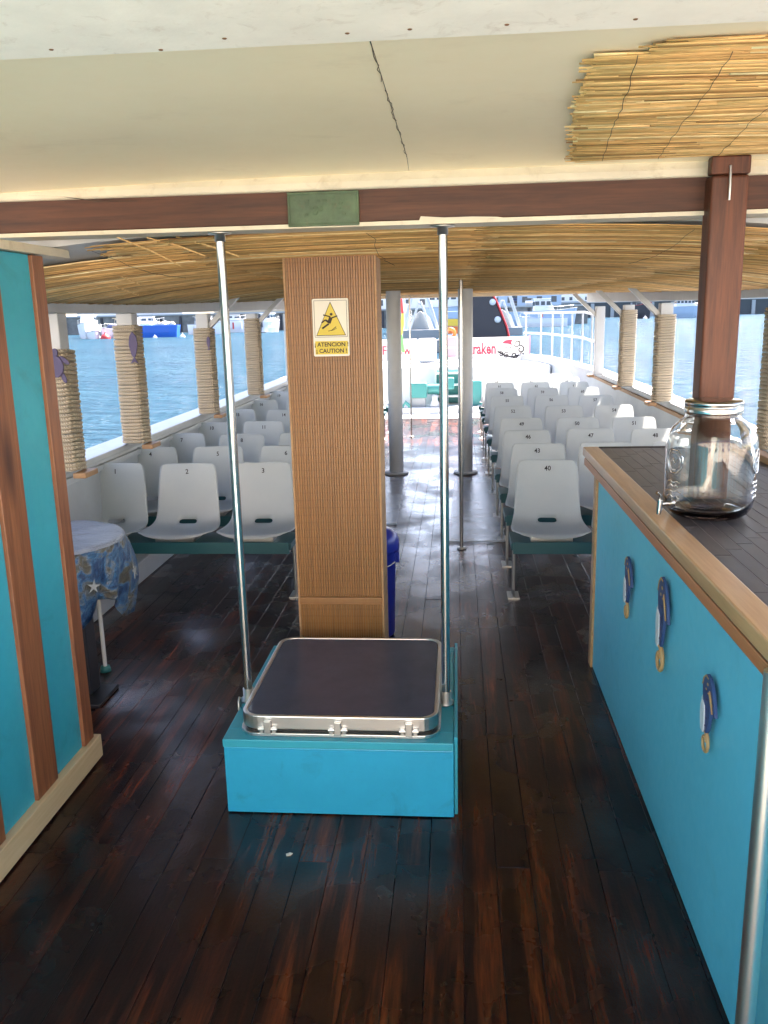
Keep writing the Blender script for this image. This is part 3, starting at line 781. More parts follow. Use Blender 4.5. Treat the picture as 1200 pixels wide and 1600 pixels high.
def rrect(x0, x1, y0, y1, r, n=6):
    p = []
    for cx, cy, a0 in ((x1-r, y1-r, 0), (x0+r, y1-r, 90), (x0+r, y0+r, 180), (x1-r, y0+r, 270)):
        for q in range(n+1): a = R(a0+90*q/n); p.append((cx+r*math.cos(a), cy+r*math.sin(a)))
    return p
def ring(outer, inner, z0, z1):
    mb = MB(); n = len(outer); vs = [(x_, y_, z) for z in (z0, z1) for x_, y_ in outer]+[(x_, y_, z) for z in (z0, z1) for x_, y_ in inner]
    fs = []
    for i in range(n):
        j = (i+1) % n
        fs += [(i, j, n+j, n+i), (2*n+j, 2*n+i, 3*n+i, 3*n+j), (n+i, n+j, 3*n+j, 3*n+i), (j, i, 2*n+i, 2*n+j)]
    return mb.add(vs, fs)
fx0, fx1, fy0, fy1 = -.352, .352, .035, .79
ring(rrect(fx0, fx1, fy0-.012, fy1, .07), rrect(fx0+.03, fx1-.03, fy0+.02, fy1-.03, .05), H, H+.012).build('base_flange', 'alu', hb, bevel=.002)
ring(rrect(fx0+.014, fx1-.014, fy0+.006, fy1-.014, .06), rrect(fx0+.03, fx1-.03, fy0+.022, fy1-.03, .05), H+.0125, H+.022).build('gasket', 'rubber', hb)
ring(rrect(fx0+.006, fx1-.006, fy0-.002, fy1-.006, .065), rrect(fx0+.022, fx1-.022, fy0+.014, fy1-.022, .052), H+.0225, H+.072).build('lid_frame', 'alu', hb, bevel=.004)
MB().prism(rrect(fx0+.0225, fx1-.0225, fy0+.0145, fy1-.0225, .052), Matrix.Translation((0,0,H+.03)), .040).build('lid_pane', 'smoked_acrylic', hb, bevel=.002)
for hx in (-.245, .0, .245):
    h = MB(); h.box(hx-.012, hx+.012, fy0-.020, fy0-.003, H+.012, H+.060); h.box(hx-.030, hx-.014, fy0-.016, fy0-.003, H+.012, H+.036); h.box(hx+.014, hx+.030, fy0-.016, fy0-.003, H+.012, H+.036)
    h.tube([(hx-.033, fy0-.010, H+.028), (hx+.033, fy0-.010, H+.028)], .007, 10)
    h.build('hinge', 'alu', hb, bevel=.002)
# poles
for px_, lb in ((-.793, 'left steel pole rising from the hatch box corner to the brown beam'), (-.045, 'right steel pole rising from the hatch box corner to the brown beam')):
    t = thing('grab_pole', lb, 'pole', (px_, 2.965, H), 0, 'steel poles at the hatch box')
    MB().tube([(0,0,.004),(0,0,1.70)], .0155, 24).build('tube', 'steel', t)
    MB().lathe([(0,1.699),(.040,1.699),(.040,1.6945),(.018,1.692),(.018,1.67),(.0158,1.67)], n=24).build('top_flange', 'steel_dull', t)
    MB().lathe([(.0158,.05),(.02,.05),(.02,.010),(.032,.008),(.032,.0005),(0,.0005)], n=24).build('base_flange', 'steel_dull', t)
hk = MB(); hk.tube([(-.397+.0,.22,H+.001),(-.397,.22,H+.035),(-.397,.235,H+.045),(-.397,.25,H+.035),(-.397,.25,H+.001)], .004, 8)
hk.build('hook', 'steel_dull', hb)

# ---------------------------------------------------------------- column with tambour slats
cl = thing('wooden_column', 'square column faced with narrow honey wood strips behind the hatch box', 'column', (-.517, 3.60, 0))
MB().box(-.182, .182, .008, .20, 0, 1.955).build('core', 'post_wood', cl)
src = None; n = 34; wst = .364/n
for band, (z0, z1) in enumerate(((.02,.452),(.487,1.95))):
    src = MB().box(-wst/2+.0004, wst/2-.0004, -.004, .0075, 0, z1-z0).build('strip', 'tambour_wood', cl, bevel=.0022, loc=(-.182+wst*.5, 0, z0))
    for i in range(1, n): inst(src, 'strip', cl, (-.182+wst*(i+.5), random.uniform(-.0006,.0006), z0))
MB().box(-.184, .184, -.012, .0075, .4525, .4865).build('band', 'tambour_wood', cl, bevel=.004)
MB().box(.1825, .192, -.004, .205, .0, 1.95).build('side_board', 'block_wood', cl, bevel=.002)
MB().box(-.192, -.1825, -.004, .205, .0, 1.95).build('side_board', 'block_wood', cl, bevel=.002)
# caution sign
sg = thing('caution_sign', 'yellow and white slippery floor warning sign on the wooden column', 'sign', (-.5175, 3.5925, 1.54))
F0 = frame((0,0,0), (1,0,0), (0,0,1))
def FS(l): return frame((0, -l, 0), (1,0,0), (0,0,1))
def shp(name, poly, m, l, t_=.0006): return MB().prism(poly, FS(l+t_), -t_*0+t_).build(name, m, sg)
MB().prism([(a, b) for a, b in rrect(-.075, .075, 0, .233, .006, 3)], FS(0), .0025).build('plate', 'sign_white', sg)
ring([(a, b) for a, b in ((-.068,.078),(.068,.078),(.068,.226),(-.068,.226))], [(-.0665,.0795),(.0665,.0795),(.0665,.2245),(-.0665,.2245)], 0, .0004)
def ring2(name, outer, inner, m, l):
    o = ring(outer, inner, 0, .0005).build(name, m, sg); o.data.transform(frame((0, -l, 0), (1,0,0), (0,0,1))); return o
ring2('border', [(-.068,.078),(.068,.078),(.068,.226),(-.068,.226)], [(-.0665,.0795),(.0665,.0795),(.0665,.2245),(-.0665,.2245)], 'ink_brown', .0026)
def flat(name, poly, m, l): MB().prism(poly, FS(l), .0005).build(name, m, sg)
flat('triangle_edge', [(-.062,.084),(.062,.084),(0,.221)], 'ink_brown', .0026)
flat('triangle', [(-.0585,.0865),(.0585,.0865),(0,.2155)], 'sign_yellow', .0032)
flat('text_panel', [(-.068,.008),(.068,.008),(.068,.062),(-.068,.062)], 'sign_yellow', .0026)
def line(pts, w_):
    poly = []; 
    a, b = Vector(pts[0]), Vector(pts[1]); d = (b-a).normalized(); nrm = Vector((-d.y, d.x))*w_/2
    return [tuple(a+nrm), tuple(b+nrm), tuple(b-nrm), tuple(a-nrm)]
fig = MB()
for (a, b, ww) in (((.002,.158),(-.008,.134),.015), ((.0,.160),(-.030,.168),.0055), ((.004,.155),(.028,.163),.0055), ((-.008,.138),(-.022,.148),.008), ((-.022,.148),(-.038,.136),.006), ((-.008,.132),(-.036,.113),.0075), ((-.010,.102),(.006,.107),.002), ((.002,.104),(.022,.120),.003), ((-.012,.103),(.010,.106),.002), ((.010,.106),(.024,.114),.0018)):
    fig.prism(line((a, b), ww), FS(.0038), .0005)
fig.prism([(.003+.006*math.cos(R(q*40)), .170+.006*math.sin(R(q*40))) for q in range(9)], FS(.0038), .0005)
fig.build('slipping_figure', 'ink_brown', sg)
text_mesh('lettering', '\u00a1 ATENCION !', .0235, 'ink_brown', sg, frame((0,-.0036,.0475), (1,0,0), (0,0,1)), .0003, .98, .0006)
text_mesh('lettering', '\u00a1 CAUTION !', .0235, 'ink_brown', sg, frame((0,-.0036,.0215), (1,0,0), (0,0,1)), .0003, .98, .0006)

# blue bin behind the column
bn = thing('pedal_bin', 'tall blue plastic bin with rounded lid half hidden behind the wooden column', 'bin', (-.462, 4.42, 0))
MB().lathe([(0,.004),(.112,.004),(.118,.012),(.132,.47),(.136,.475),(.136,.485)], n=28).build('body', 'blue_plastic', bn)
MB().lathe([(.137,.476),(.150,.477),(.152,.50),(.150,.535),(.138,.565),(.105,.590),(.05,.602),(0,.605)], n=28).build('lid', 'blue_plastic', bn)
MB().tube([(.131*math.cos(R(a)), .131*math.sin(R(a)), .41+.012*math.sin(R(a*1+40))) for a in range(0, 360, 20)], .003, 6, closed=True).build('bag_string', 'sign_white', bn)
MB().box(.120, .150, -.02, .02, .41, .47).build('latch', 'blue_plastic', bn, bevel=.004)

# ---------------------------------------------------------------- seats
def seat_shell():
    NU, NV = 12, 20; W, prof = [], []
    # profile (y forward = towards backrest, z), seat faces aft (-Y)
    P = [(-.008,-.012),(-.002,.002),(.012,.009),(.06,.004),(.14,-.004),(.22,-.010),(.29,-.008),(.333,.006),(.356,.030),(.382,.10),(.394,.16),(.405,.22),(.416,.28),(.426,.33),(.432,.36),(.436,.375)]
    Wd = [.36,.405,.43,.45,.455,.45,.435,.42,.405,.395,.388,.38,.372,.362,.350,.325]
    vs = []; nu = 14
    for k_, ((y, z), wd) in enumerate(zip(P, Wd)):
        for i in range(nu+1):
            t = 2*i/nu-1; c = (abs(t)**3)*.016; fwd = (-.012*(abs(t)**4)) if k_ > 8 else 0
            lift = c if k_ < 9 else c*.2
            yy = y+fwd
            if k_ < 3: yy += .03*(abs(t)**2.2)
            zz = z+lift - (.006*abs(t)**6 if k_ > 13 else 0)
            vs.append((t*wd/2, yy, zz))
    fs = []
    for a in range(len(P)-1):
        for i in range(nu):
            if a == 7 and 5 <= i <= 8: continue          # carrying slot at the crease
            q = a*(nu+1)+i; fs.append((q, q+1, q+nu+2, q+nu+1))
    mb = MB().add(vs, fs, True); return mb
ROWY = [5.24, 5.92, 6.62, 7.40, 8.38, 9.42, 10.40, 11.28, 12.06, 12.74]
shell_src = None; beam_src = {}
def seat_row(side, ri, yb, nums, label, grp):
    global shell_src
    xs = [-2.165+.0, -1.695, -1.215] if side < 0 else [.545, 1.02, 1.49]
    x0 = sum(xs)/3
    t = thing('seat_row', label, 'seat row', (x0, yb-.43, .445), 0, grp)
    for j, (xx, nn) in enumerate(zip(xs, nums)):
        jit = random.uniform(-.006, .006)
        loc = (xx-x0, jit, 0)
        if shell_src is None:
            o = seat_shell().build('seat_shell', 'chair_plastic', t, loc=loc)
            me = o.modifiers.new('sub', 'SUBSURF'); me.levels = 1; me.render_levels = 1
            so_ = o.modifiers.new('solid', 'SOLIDIFY'); so_.thickness = .006; so_.offset = -1
            bpy.context.view_layer.update()
            dg = bpy.context.evaluated_depsgraph_get(); mesh = bpy.data.meshes.new_from_object(o.evaluated_get(dg))
            o.modifiers.clear(); o.data = mesh; shell_src = o
        else: o = inst(shell_src, 'seat_shell', t, loc, (random.uniform(-.012,.012), random.uniform(-.008,.008), random.uniform(-.025,.025)))
        F = frame((random.uniform(-.01,.01), .409, .325), (1, random.uniform(-.01,.01)*0, random.uniform(-.06,.06)), (0, .16, 1))
        text_mesh('number', str(nn), .042, 'ink', o, F, .0006, .95, .0006)
        if j == 0 or True:
            MB().box(loc[0]-.12, loc[0]+.12, .06+jit, .30+jit, -.045, -.022).build('seat_bracket', 'steel_dull', t)
    x_a, x_b = xs[0]-x0-.235, xs[2]-x0+.235
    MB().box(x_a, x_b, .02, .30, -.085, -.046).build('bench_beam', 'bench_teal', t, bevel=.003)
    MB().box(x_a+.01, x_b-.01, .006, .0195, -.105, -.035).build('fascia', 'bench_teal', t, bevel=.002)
    for lx in (x_a+.03, x_b-.03):
        l = MB(); l.tube([(lx, .26, -.087), (lx, .26, -.1), (lx, .27, -.43)], .0105, 10); l.tube([(lx, .05, -.095), (lx, .25, -.095)], .009, 8)
        lg = l.build('leg', 'steel_dull', t)
        fp = MB(); fp.box(lx-.035, lx+.035, .20, .34, -.4445, -.438); fp.bar((lx, .215, -.436), (lx, .27, -.40), .012, .008); fp.build('foot_plate', 'steel_dull', t)
    return t
ordn = ['front', 'second', 'third', 'fourth', 'fifth', 'sixth', 'seventh', 'eighth', 'ninth', 'tenth and farthest']
for ri, yb in enumerate(ROWY):
    a = 1+3*ri; seat_row(-1, ri, yb, (a, a+1, a+2), f'{ordn[ri]} row of white seats numbered {a} to {a+2} on the left', 'seat rows on the left of the aisle')
    b = 40+3*ri; seat_row(1, ri, yb, (b, b+1, b+2), f'{ordn[ri]} row of white seats numbered {b} to {b+2} on the right', 'seat rows on the right of the aisle')

# ---------------------------------------------------------------- table with wrapped cloth
tb = thing('round_table', 'round table on a black pedestal tucked behind the teal cabin wall', 'table', (-1.93, 3.78, 0))
MB().lathe([(0,.69),(.33,.69),(.335,.70),(.33,.713),(0,.713)], n=36).build('table_top', 'far_white', tb)
MB().box(.13, .245, -.235, -.13, .02, .689).build('pedestal', 'black_plastic', tb, bevel=.008)
MB().tube([(.175, .09, .689), (.178, .085, .03)], .010, 10).build('leg', 'cloth_leg', tb)
MB().lathe([(0,.03),(.022,.03),(.028,.002),(0,.002)], c=(.178,.085,0), n=14).build('leg_foot', 'winch_teal', tb)
MB().box(.05, .32, -.33, -.10, .001, .02).build('base_plate', 'black_plastic', tb, bevel=.004)
# cloth: top disc + wavy skirt with hanging corners
mb = MB(); vs = [(0,0,.7145)]; fs = []; n = 72
rows = [(.16,.7148),(.30,.7150),(.338,.7145),(.349,.706),(.352,.690)]
for r, z in rows:
    for j in range(n): a = 2*math.pi*j/n; vs.append((r*math.cos(a), r*math.sin(a), z+.0015*math.sin(9*a+r*40)))
for j in range(n): fs.append((0, 1+j, 1+(j+1) % n))
for k_ in range(len(rows)-1):
    for j in range(n): a = 1+k_*n; fs.append((a+j, a+n+j, a+n+(j+1) % n, a+(j+1) % n))
tc = thing('table_cloth', 'clear film covered tablecloth printed with starfish, gathered at the table edge', 'tablecloth', (-1.93, 3.78, 0))
mb.add(vs, fs, True); mb.build('film_top', 'film_cloth', tc)
mb = MB(); vs = []; fs = []; kk = 9
for k_ in range(kk+1):
    t_ = k_/kk
    for j in range(n):
        a = 2*math.pi*j/n; deg = math.degrees(a) % 360
        drop = .25+.12*abs(math.sin(2*a+.9))+.035*math.sin(7*a)
        fold = .030*t_*(1-abs(math.sin(5.5*a+1.3)))*2-.03*t_+.012*t_*math.sin(19*a)
        puff = .035*math.sin(math.pi*t_)*abs(math.sin(2*a+.6))
        r = .3515+.01*math.sin(math.pi*min(1, t_*1.4))+fold+puff-.02*t_
        vs.append((r*math.cos(a), r*math.sin(a), .698-drop*t_))
for k_ in range(kk):
    for j in range(n): a = k_*n; fs.append((a+j, a+n+j, a+n+(j+1) % n, a+(j+1) % n))
mb.add(vs, fs, True); o = mb.build('printed_skirt', 'printed_cloth', tc)
sm_ = o.modifiers.new('s', 'SOLIDIFY'); sm_.thickness = .0015
def star(u, v, s, rot=0): return [(u+(s if q % 2 == 0 else s*.32)*math.cos(R(q*36)+rot), v+(s if q % 2 == 0 else s*.32)*math.sin(R(q*36)+rot)) for q in range(10)]
for deg, zz, s in ((-62, .50, .045), (-38, .55, .035), (5, .54, .04)):
    a = R(deg); rr = .395; F = frame((rr*math.cos(a), rr*math.sin(a), zz), (-math.sin(a), math.cos(a), 0), (-.12*math.cos(a), -.12*math.sin(a), 1))
    MB().prism(star(0, 0, s, .4+deg), F, .0015).build('starfish_print', 'far_grey', tc)

# ---------------------------------------------------------------- aisle fittings
for x_, lb in ((-.665, 'left of two thick white pillars standing in the aisle'), (.09, 'right of two thick white pillars standing in the aisle')):
    t = thing('pillar', lb, 'pillar', (x_, 9.28, 0), 0, 'white pillars in the aisle')
    MB().tube([(0,0,.02),(0,0,zr(x_, 9.28)-.03)], .078, 28).build('shaft', 'white_paint', t)
    MB().lathe([(0,.022),(.125,.022),(.13,.018),(.13,.001),(0,.001)], n=32).build('base_flange', 'white_paint', t)
for x_, y_, r_, lb in ((-.652, 12.2, .012, 'thin dark rod standing at the far end of the aisle beside the left pillar'), (.030, 6.17, .0135, 'thin dark steel pole standing by the clear floor panel in the aisle')):
    t = thing('thin_pole', lb, 'pole', (x_, y_, 0))
    MB().tube([(0,0,.004),(0,0,zr(x_, y_)-.03)], r_, 14).build('rod', 'steel', t)
    MB().lathe([(0,.01),(.035,.01),(.035,.001),(0,.001)], n=18).build('flange', 'steel_dull', t)
t = tag(MB().prism([(-.07,6.34),(.36,6.34),(.42,8.95),(-.03,8.95)], Matrix.Translation((0,0,.004)), .012).build('floor_panel', 'clear_sheet', bevel=.002), 'clear plastic panel lying on the deck by the right seats', 'floor panel')
t = tag(MB().prism([(-1.0,6.9),(-.50,6.9),(-.56,9.0),(-1.0,9.0)], Matrix.Translation((0,0,.004)), .012).build('floor_panel', 'clear_sheet', bevel=.002), 'clear plastic panel lying on the deck behind the wooden column', 'floor panel')

# small litter on the deck
tag(MB().prism([(0,0),(.012,.004),(.018,.014),(.008,.018),(-.004,.01)], Matrix.Translation((-.555,2.42,.0015)), .002).build('paper_scrap', 'sign_white'), 'tiny white scrap on the dark deck before the hatch box', 'scrap')

# foredeck gear
wl = thing('windlass', 'teal anchor windlass and boxes on the white foredeck platform', 'windlass', (-.55, 15.3, .11))
MB().box(-.28, .02, -.15, .15, .16, .42).build('gear_box', 'winch_teal', wl, bevel=.02)
MB().box(-.26, .0, -.13, .13, .0, .16).build('plinth', 'far_grey', wl, bevel=.01)
MB().tube([(.03,0,.30),(.28,0,.30)], .09, 18).build('drum', 'winch_teal', wl)
MB().lathe([(0,.0),(.08,.0),(.09,.05),(.05,.12),(.06,.2),(.0,.22)], c=(.16,-.12,0), n=18).build('bollard', 'white_paint', wl)
MB().box(.32, .50, -.1, .1, .3, .5).build('motor', 'winch_teal', wl, bevel=.02)
MB().tube([(-.27,-.2,.02),(-.35,-.25,.1),(-.4,-.2,.02),(-.5,-.25,.08),(-.55,-.2,.0)], .035, 8).build('chain_heap', 'winch_teal', wl)
t = thing('vent_cowl', 'teal vent box on the right of the foredeck platform', 'vent', (.33, 15.35, .11))
MB().box(-.09, .10, -.1, .1, .0, .44).build('body', 'winch_teal', t, bevel=.02)
MB().lathe([(0,.0),(.12,.0),(.11,.12),(.05,.2),(0,.22)], c=(.2,-.15,0), n=14).build('rope_heap', 'winch_teal', t)
t = thing('deck_steps', 'white steps up to the raised foredeck in line with the aisle', 'steps', (-.15, 15.55, .11))
for q in range(3): MB().box(-.22, .22, -.10+.05*q, .14, .20*q+.14, .20*q+.17).build('tread', 'deck_white', t)
MB().box(-.24, -.221, -.12, .14, 0, .62).build('stringer', 'deck_white', t); MB().box(.221, .24, -.12, .14, 0, .62).build('stringer', 'deck_white', t)
MB().box(-.21, .21, .10, .139, .02, .60).build('riser_panel', 'winch_teal', t)  # teal panel closing the back of the treads

# bow railing
br = thing('bow_railing', 'white tubular guard rail curving round the bow', 'railing', (0,0,RZ))
def gp(y, s): return ((xr(y) if s > 0 else xl(y))+s*.02, y)
ring_y = [12.3,12.9,13.5,14.1,14.8,15.5,16.2,16.8,17.4,17.6]
for hz_, hn in ((.80,'top_rail'),(.42,'mid_rail')):
    for s in (1, -1):
        pts = [(*gp(y, s), hz_ - (.0 if y > 13 else .03)) for y in ring_y]
        MB().tube(pts, .017, 8).build(hn, 'white_paint', br)
for s in (1, -1):
    for y in (12.9, 13.6, 14.4, 15.2, 16.0, 16.8, 17.55):
        MB().tube([(*gp(y, s), 0), (*gp(y, s), .80)], .014, 8).build('stanchion', 'white_paint', br)

# banners
YB = 17.62
b1 = thing('name_banner', 'white banner with red lettering on the left half of the bow rail', 'banner', (-1.16, YB, .80))
MB().box(-.42, .36, 0, .012, 0, .43).build('cloth', 'banner_white', b1)
text_mesh('lettering', 'Fishow', .24, 'ink_red', b1, frame((-.06,-.0016,.2), (1,0,0), (0,0,1)), .0008, .85, .006)
b2 = thing('name_banner', 'white banner reading Kraken with a tentacled pirate emblem on the bow rail', 'banner', (.53, YB, .80))
MB().box(-.87, .90, 0, .012, 0, .43).build('cloth', 'banner_white', b2)
text_mesh('lettering', 'Kraken', .31, 'ink_red', b2, frame((-.345,-.0016,.20), (1,0,0), (0,0,1)), .0008, .66, .010, 'LEFT')
MB().box(.902, .93, -.02, .03, -.04, .45).build('edge_pole', 'pink_plastic', b2)
E_ = MB(); EF = frame((.52, -.0012, .20), (1,0,0), (0,0,1))
E_.prism([(-.17,.10),(-.08,.165),(.06,.18),(.04,.12),(.05,.06),(-.02,.09)], EF, .0008); E_.build('emblem_bandana', 'ink_red', b2)
E_ = MB()
def curl(cx, cy, r, a0, turns, ww):
    pts = []
    for q in range(22):
        a = R(a0)+turns*2*math.pi*q/21; rr = r*(1-.75*q/21); pts.append((cx+rr*math.cos(a), cy+rr*math.sin(a)))
    e_ = MB().tube([tuple(EF @ Vector((p[0], p[1], 0))) for p in pts], ww*.5, 5)
    o = e_.build('emblem_tentacle', 'ink', b2); return o
for c_ in ((.15,.10,.075,200,1.1,.022),(.22,-.02,.08,100,-1.0,.024),(.10,-.13,.07,0,-1.1,.024),(-.06,-.13,.06,60,1.2,.02),(-.17,-.11,.06,150,-1.0,.022),(.26,-.12,.05,90,1.1,.018),(.21,.15,.04,0,1.1,.014)): curl(*c_)
for a, b, ww in (((-.24,-.05),(-.10,-.13),.03),((-.10,-.13),(.06,-.17),.03),((.06,-.17),(.20,-.13),.03),((-.09,.02),(-.05,.02),.02),((.0,.02),(.04,.02),.02),((-.06,-.05),(.03,-.05),.012)): MB().prism(line((a, b), ww), EF, .0008).build('emblem_stroke', 'ink', b2)
t = thing('canister', 'white rounded liferaft case standing between the two bow banners', 'case', (-.62, 17.35, .78))
MB().box(-.16, .22, -.15, .15, .0, .46).build('case', 'white_paint', t, bevel=.06, seg=4); MB().tube([(.02,-.16,.3),(.02,-.152,.3)], .02, 10).build('latch', 'far_grey', t)
t = thing('folded_cover', 'pinkish red folded cover on the bow rail between the steel pole and the right pillar', 'cover', (-.12, 17.5, .86))
MB().box(-.14, .12, -.06, .05, 0, .40).build('bundle', 'pink_plastic', t, bevel=.04, seg=3)
MB().box(-.145, .125, -.065, .055, .17, .20).build('strap', 'banner_white', t)
fl_ = thing('furled_flag', 'furled red yellow and green flag upright beside the left pillar', 'flag', (-1.07, 17.2, .78))
MB().tube([(0,0,.0),(0,0,1.55)], .012, 8).build('staff', 'white_paint', fl_)
for z0, z1, m_ in ((.95,1.5,'red_plastic'),(.55,.95,'yellow_plastic'),(.2,.55,'green_cloth')):
    MB().tube([(.02*math.sin(z0*9),0,z0),(.02*math.sin((z0+z1)*4.5),0,(z0+z1)/2),(.02*math.sin(z1*9),0,z1)], [.028,.034,.026], 10).build('cloth', m_, fl_)
t = tag(MB().tube([(-.13+.09*math.cos(R(a)), 17.62, 1.32+.09*math.sin(R(a))) for a in range(0,360,24)], .035, 10, closed=True).build('life_ring', 'orange_plastic'), 'orange life ring on the bow rail above the Kraken banner', 'life ring')

# ---------------------------------------------------------------- HARBOUR
SEA = -.8
def boat(name, label, cat, x, y, L, W_, Hh, rz, hull='far_white', cabin=None, cabm='far_white', grp=None, stripe=None, flat_=False, extras=()):
    """boat with its bow along local +X; hull tapered and flared"""
    t = thing(name, label, cat, (x, y, SEA), rz, grp)
    st = [(-.5, .80), (-.3, .96), (0, 1.), (.22, .92), (.38, .62), (.47, .28), (.5, .02)] if not flat_ else [(-.5,.92),(-.3,1),(.3,1),(.46,.9),(.5,.82)]
    mb = MB(); vs = []; fs = []
    for u, wq in st:
        sh = 1+.22*max(0, u*2)**2 if not flat_ else 1
        for s_, z, k2 in ((-1, Hh*sh, 1), (-1, Hh*.45, .93), (-1, -.4, .72), (1, -.4, .72), (1, Hh*.45, .93), (1, Hh*sh, 1)):
            uu = u*L - (0 if z > Hh*.9 else (.05*L*max(0, u)*(1.6 if z < 0 else 1)))
            vs.append((uu, s_*W_/2*wq*k2, z))
    for i in range(len(st)-1):
        for j in range(6):
            a, b = i*6+j, i*6+(j+1) % 6; fs.append((a, b, b+6, a+6))
    fs.append(tuple(range(6))[::-1]); n = len(st)-1; fs.append(tuple(n*6+j for j in range(6)))
    mb.add(vs, fs); mb.build('hull', hull, t, bevel=.03 if L > 3 else 0)
    g = MB()
    for s_ in (-1, 1):
        pts = [(u*L, s_*W_/2*wq*1.0, Hh*(1+.22*max(0, u*2)**2 if not flat_ else 1)+.03) for u, wq in st]; g.tube(pts, .05, 6)
    g.build('rub_rail', stripe or 'far_grey', t)
    if cabin:
        u0, u1, ch = cabin
        c = MB(); xa, xb = u0*L, u1*L; wc = W_*.34
        c.add([(xa,-wc,Hh),(xb,-wc,Hh),(xb,wc,Hh),(xa,wc,Hh),(xa+.1*ch,-wc*.9,Hh+ch),(xb-.45*ch,-wc*.85,Hh+ch),(xb-.45*ch,wc*.85,Hh+ch),(xa+.1*ch,wc*.9,Hh+ch)], [(0,3,2,1),(4,5,6,7),(0,1,5,4),(1,2,6,5),(2,3,7,6),(3,0,4,7)])
        cb = c.build('cabin', cabm, t, bevel=.05)
        nw = max(2, int((xb-xa)/1.1))
        for s_ in (-1, 1):
            for q in range(nw):
                a = xa+(xb-xa-.3*ch)*(q+.15)/nw; b = xa+(xb-xa-.3*ch)*(q+.85)/nw
                MB().box(a, b, min(s_*wc*.90, s_*wc*1.0), max(s_*wc*.90, s_*wc*1.0), Hh+ch*.5, Hh+ch*.82).build('window', 'far_glass', t)
        for q in (-1, 0, 1):
            MB().box(xa-.03, xa+.06, q*wc*.6-wc*.25, q*wc*.6+wc*.25, Hh+ch*.45, Hh+ch*.8).build('window', 'far_glass', t)
        MB().box(xa-.25, xb-.35*ch, -wc*1.05, wc*1.05, Hh+ch+.01, Hh+ch+.10).build('roof', cabm, t, bevel=.03)
    r = MB()
    for s_ in (-1, 1):
        r.tube([(.05*L, s_*W_*.46, Hh+.75), (.25*L, s_*W_*.42, Hh+.85), (.44*L, s_*W_*.17, Hh+1.0)], .025, 5)
        for u in (.06, .25, .42): r.tube([(u*L, s_*W_*(.46 if u < .2 else (.42 if u < .3 else .2)), Hh), (u*L, s_*W_*(.46 if u < .2 else (.42 if u < .3 else .2)), Hh+.85)], .02, 5)
    if not flat_: r.build('guard_rail', 'steel_dull', t)
    for e in extras:
        if e == 'outboard':
            o = MB(); o.box(-.5*L-.55, -.5*L-.05, -.22, .22, Hh*.5, Hh+.55); o.box(-.5*L-.42, -.5*L-.22, -.08, .08, -.5, Hh*.5); o.build('outboard_motor', 'far_black', t, bevel=.06)
            MB().box(-.5*L-.9, -.5*L, -W_*.36, W_*.36, .12, .28).build('swim_platform', 'far_white', t, bevel=.04)
        if e == 'mast':
            MB().tube([(.05*L,0,Hh),(.05*L,0,Hh+6)], [.07,.04], 8).build('mast', 'far_white', t)
        if e == 'cover':
            MB().lathe([(0,.9),(.3*L*.5,.75),(.42*L*.5,.3),(.46*L*.5,0)], c=(-.1*L,0,Hh), n=14).build('canvas_cover', 'navy', t)
        if e == 'bags':
            for q in range(7): MB().lathe([(0,.62),(.35,.5),(.55,.2),(.5,0),(0,0)], c=(-.32*L+q*.11*L, random.uniform(-.4,.4), Hh), n=10).build('bundle', random.choice(['far_beige','far_white','far_beige']), t)
        if e == 'fenders':
            for u in (-.3, 0, .25):
                MB().tube([(u*L, -W_*.52, Hh*.3),(u*L, -W_*.52, Hh*.85)], .14, 8).build('fender', 'red_plastic' if u == 0 else 'far_white', t)
    return t
g = 'boats moored across the harbour'
boat('motor_boat', 'large white cruiser bow moored at the far left beside the nearest rope post', 'boat', -58.6, 136, 9, 3.2, 2.0, R(-75), cabin=(-.2,.25,1.6), grp=g)
boat('motor_boat', 'white speedboat with navy cover left of the second rope post', 'boat', -53.6, 133, 6.0, 2.4, 1.3, R(-100), extras=('cover','fenders'), grp=g)
boat('motor_boat', 'small white boat with outboard beside the navy covered speedboat', 'boat', -51.2, 134, 5.4, 2.2, 1.2, R(80), cabin=(-.15,.2,1.1), extras=('outboard',), grp=g)
boat('motor_boat', 'white cabin boat just left of the second rope post', 'boat', -53.0, 143, 7.5, 3.0, 1.7, R(-110), cabin=(-.3,.15,1.3), extras=('fenders',), grp=g)
boat('barge', 'bright blue flat work barge loaded with pale bundles', 'barge', -46.2, 133, 6.4, 2.6, 1.75, R(4), hull='blue_hull', stripe='blue_hull', flat_=True, extras=('bags',), grp=None)
boat('motor_boat', 'white and pale blue boat behind the blue barge', 'boat', -49.5, 139, 5.0, 2.3, 2.0, R(10), hull='far_bluegrey', cabin=(-.3,.2,1.1), grp=g)
boat('motor_boat', 'white motor boat with a red fender between the third and fourth left posts', 'boat', -42.5, 164, 6.0, 2.6, 2.2, R(20), extras=('fenders',), cabin=(-.2,.3,1.0), grp=g)
boat('motor_boat', 'white sport boat seen stern on with swim platform, right of the fourth left post', 'boat', -33.9, 157, 6.5, 3.1, 1.9, R(78), cabin=(-.25,.2,1.4), extras=('outboard',), grp=g)
boat('trawler', 'pale blue grey fishing boat moored right of the black bow', 'boat', 15.6, 166, 13.5, 3.8, 2.6, R(3), hull='far_bluegrey', cabin=(-.1,.18,2.2), extras=('fenders',), grp=g)
boat('motor_boat', 'low blue and white launch in front of the grey fishing boat', 'boat', 14.5, 152, 8.5, 2.8, 1.5, R(176), hull='far_white', stripe='blue_hull', grp=g)
boat('trawler', 'dark hulled boat with red trim between the two far right rope posts', 'boat', 51.0, 252, 9, 3.4, 3.6, R(-60), hull='far_black', stripe='red_plastic', cabin=(-.2,.2,2.0), cabm='far_dark', grp=g)
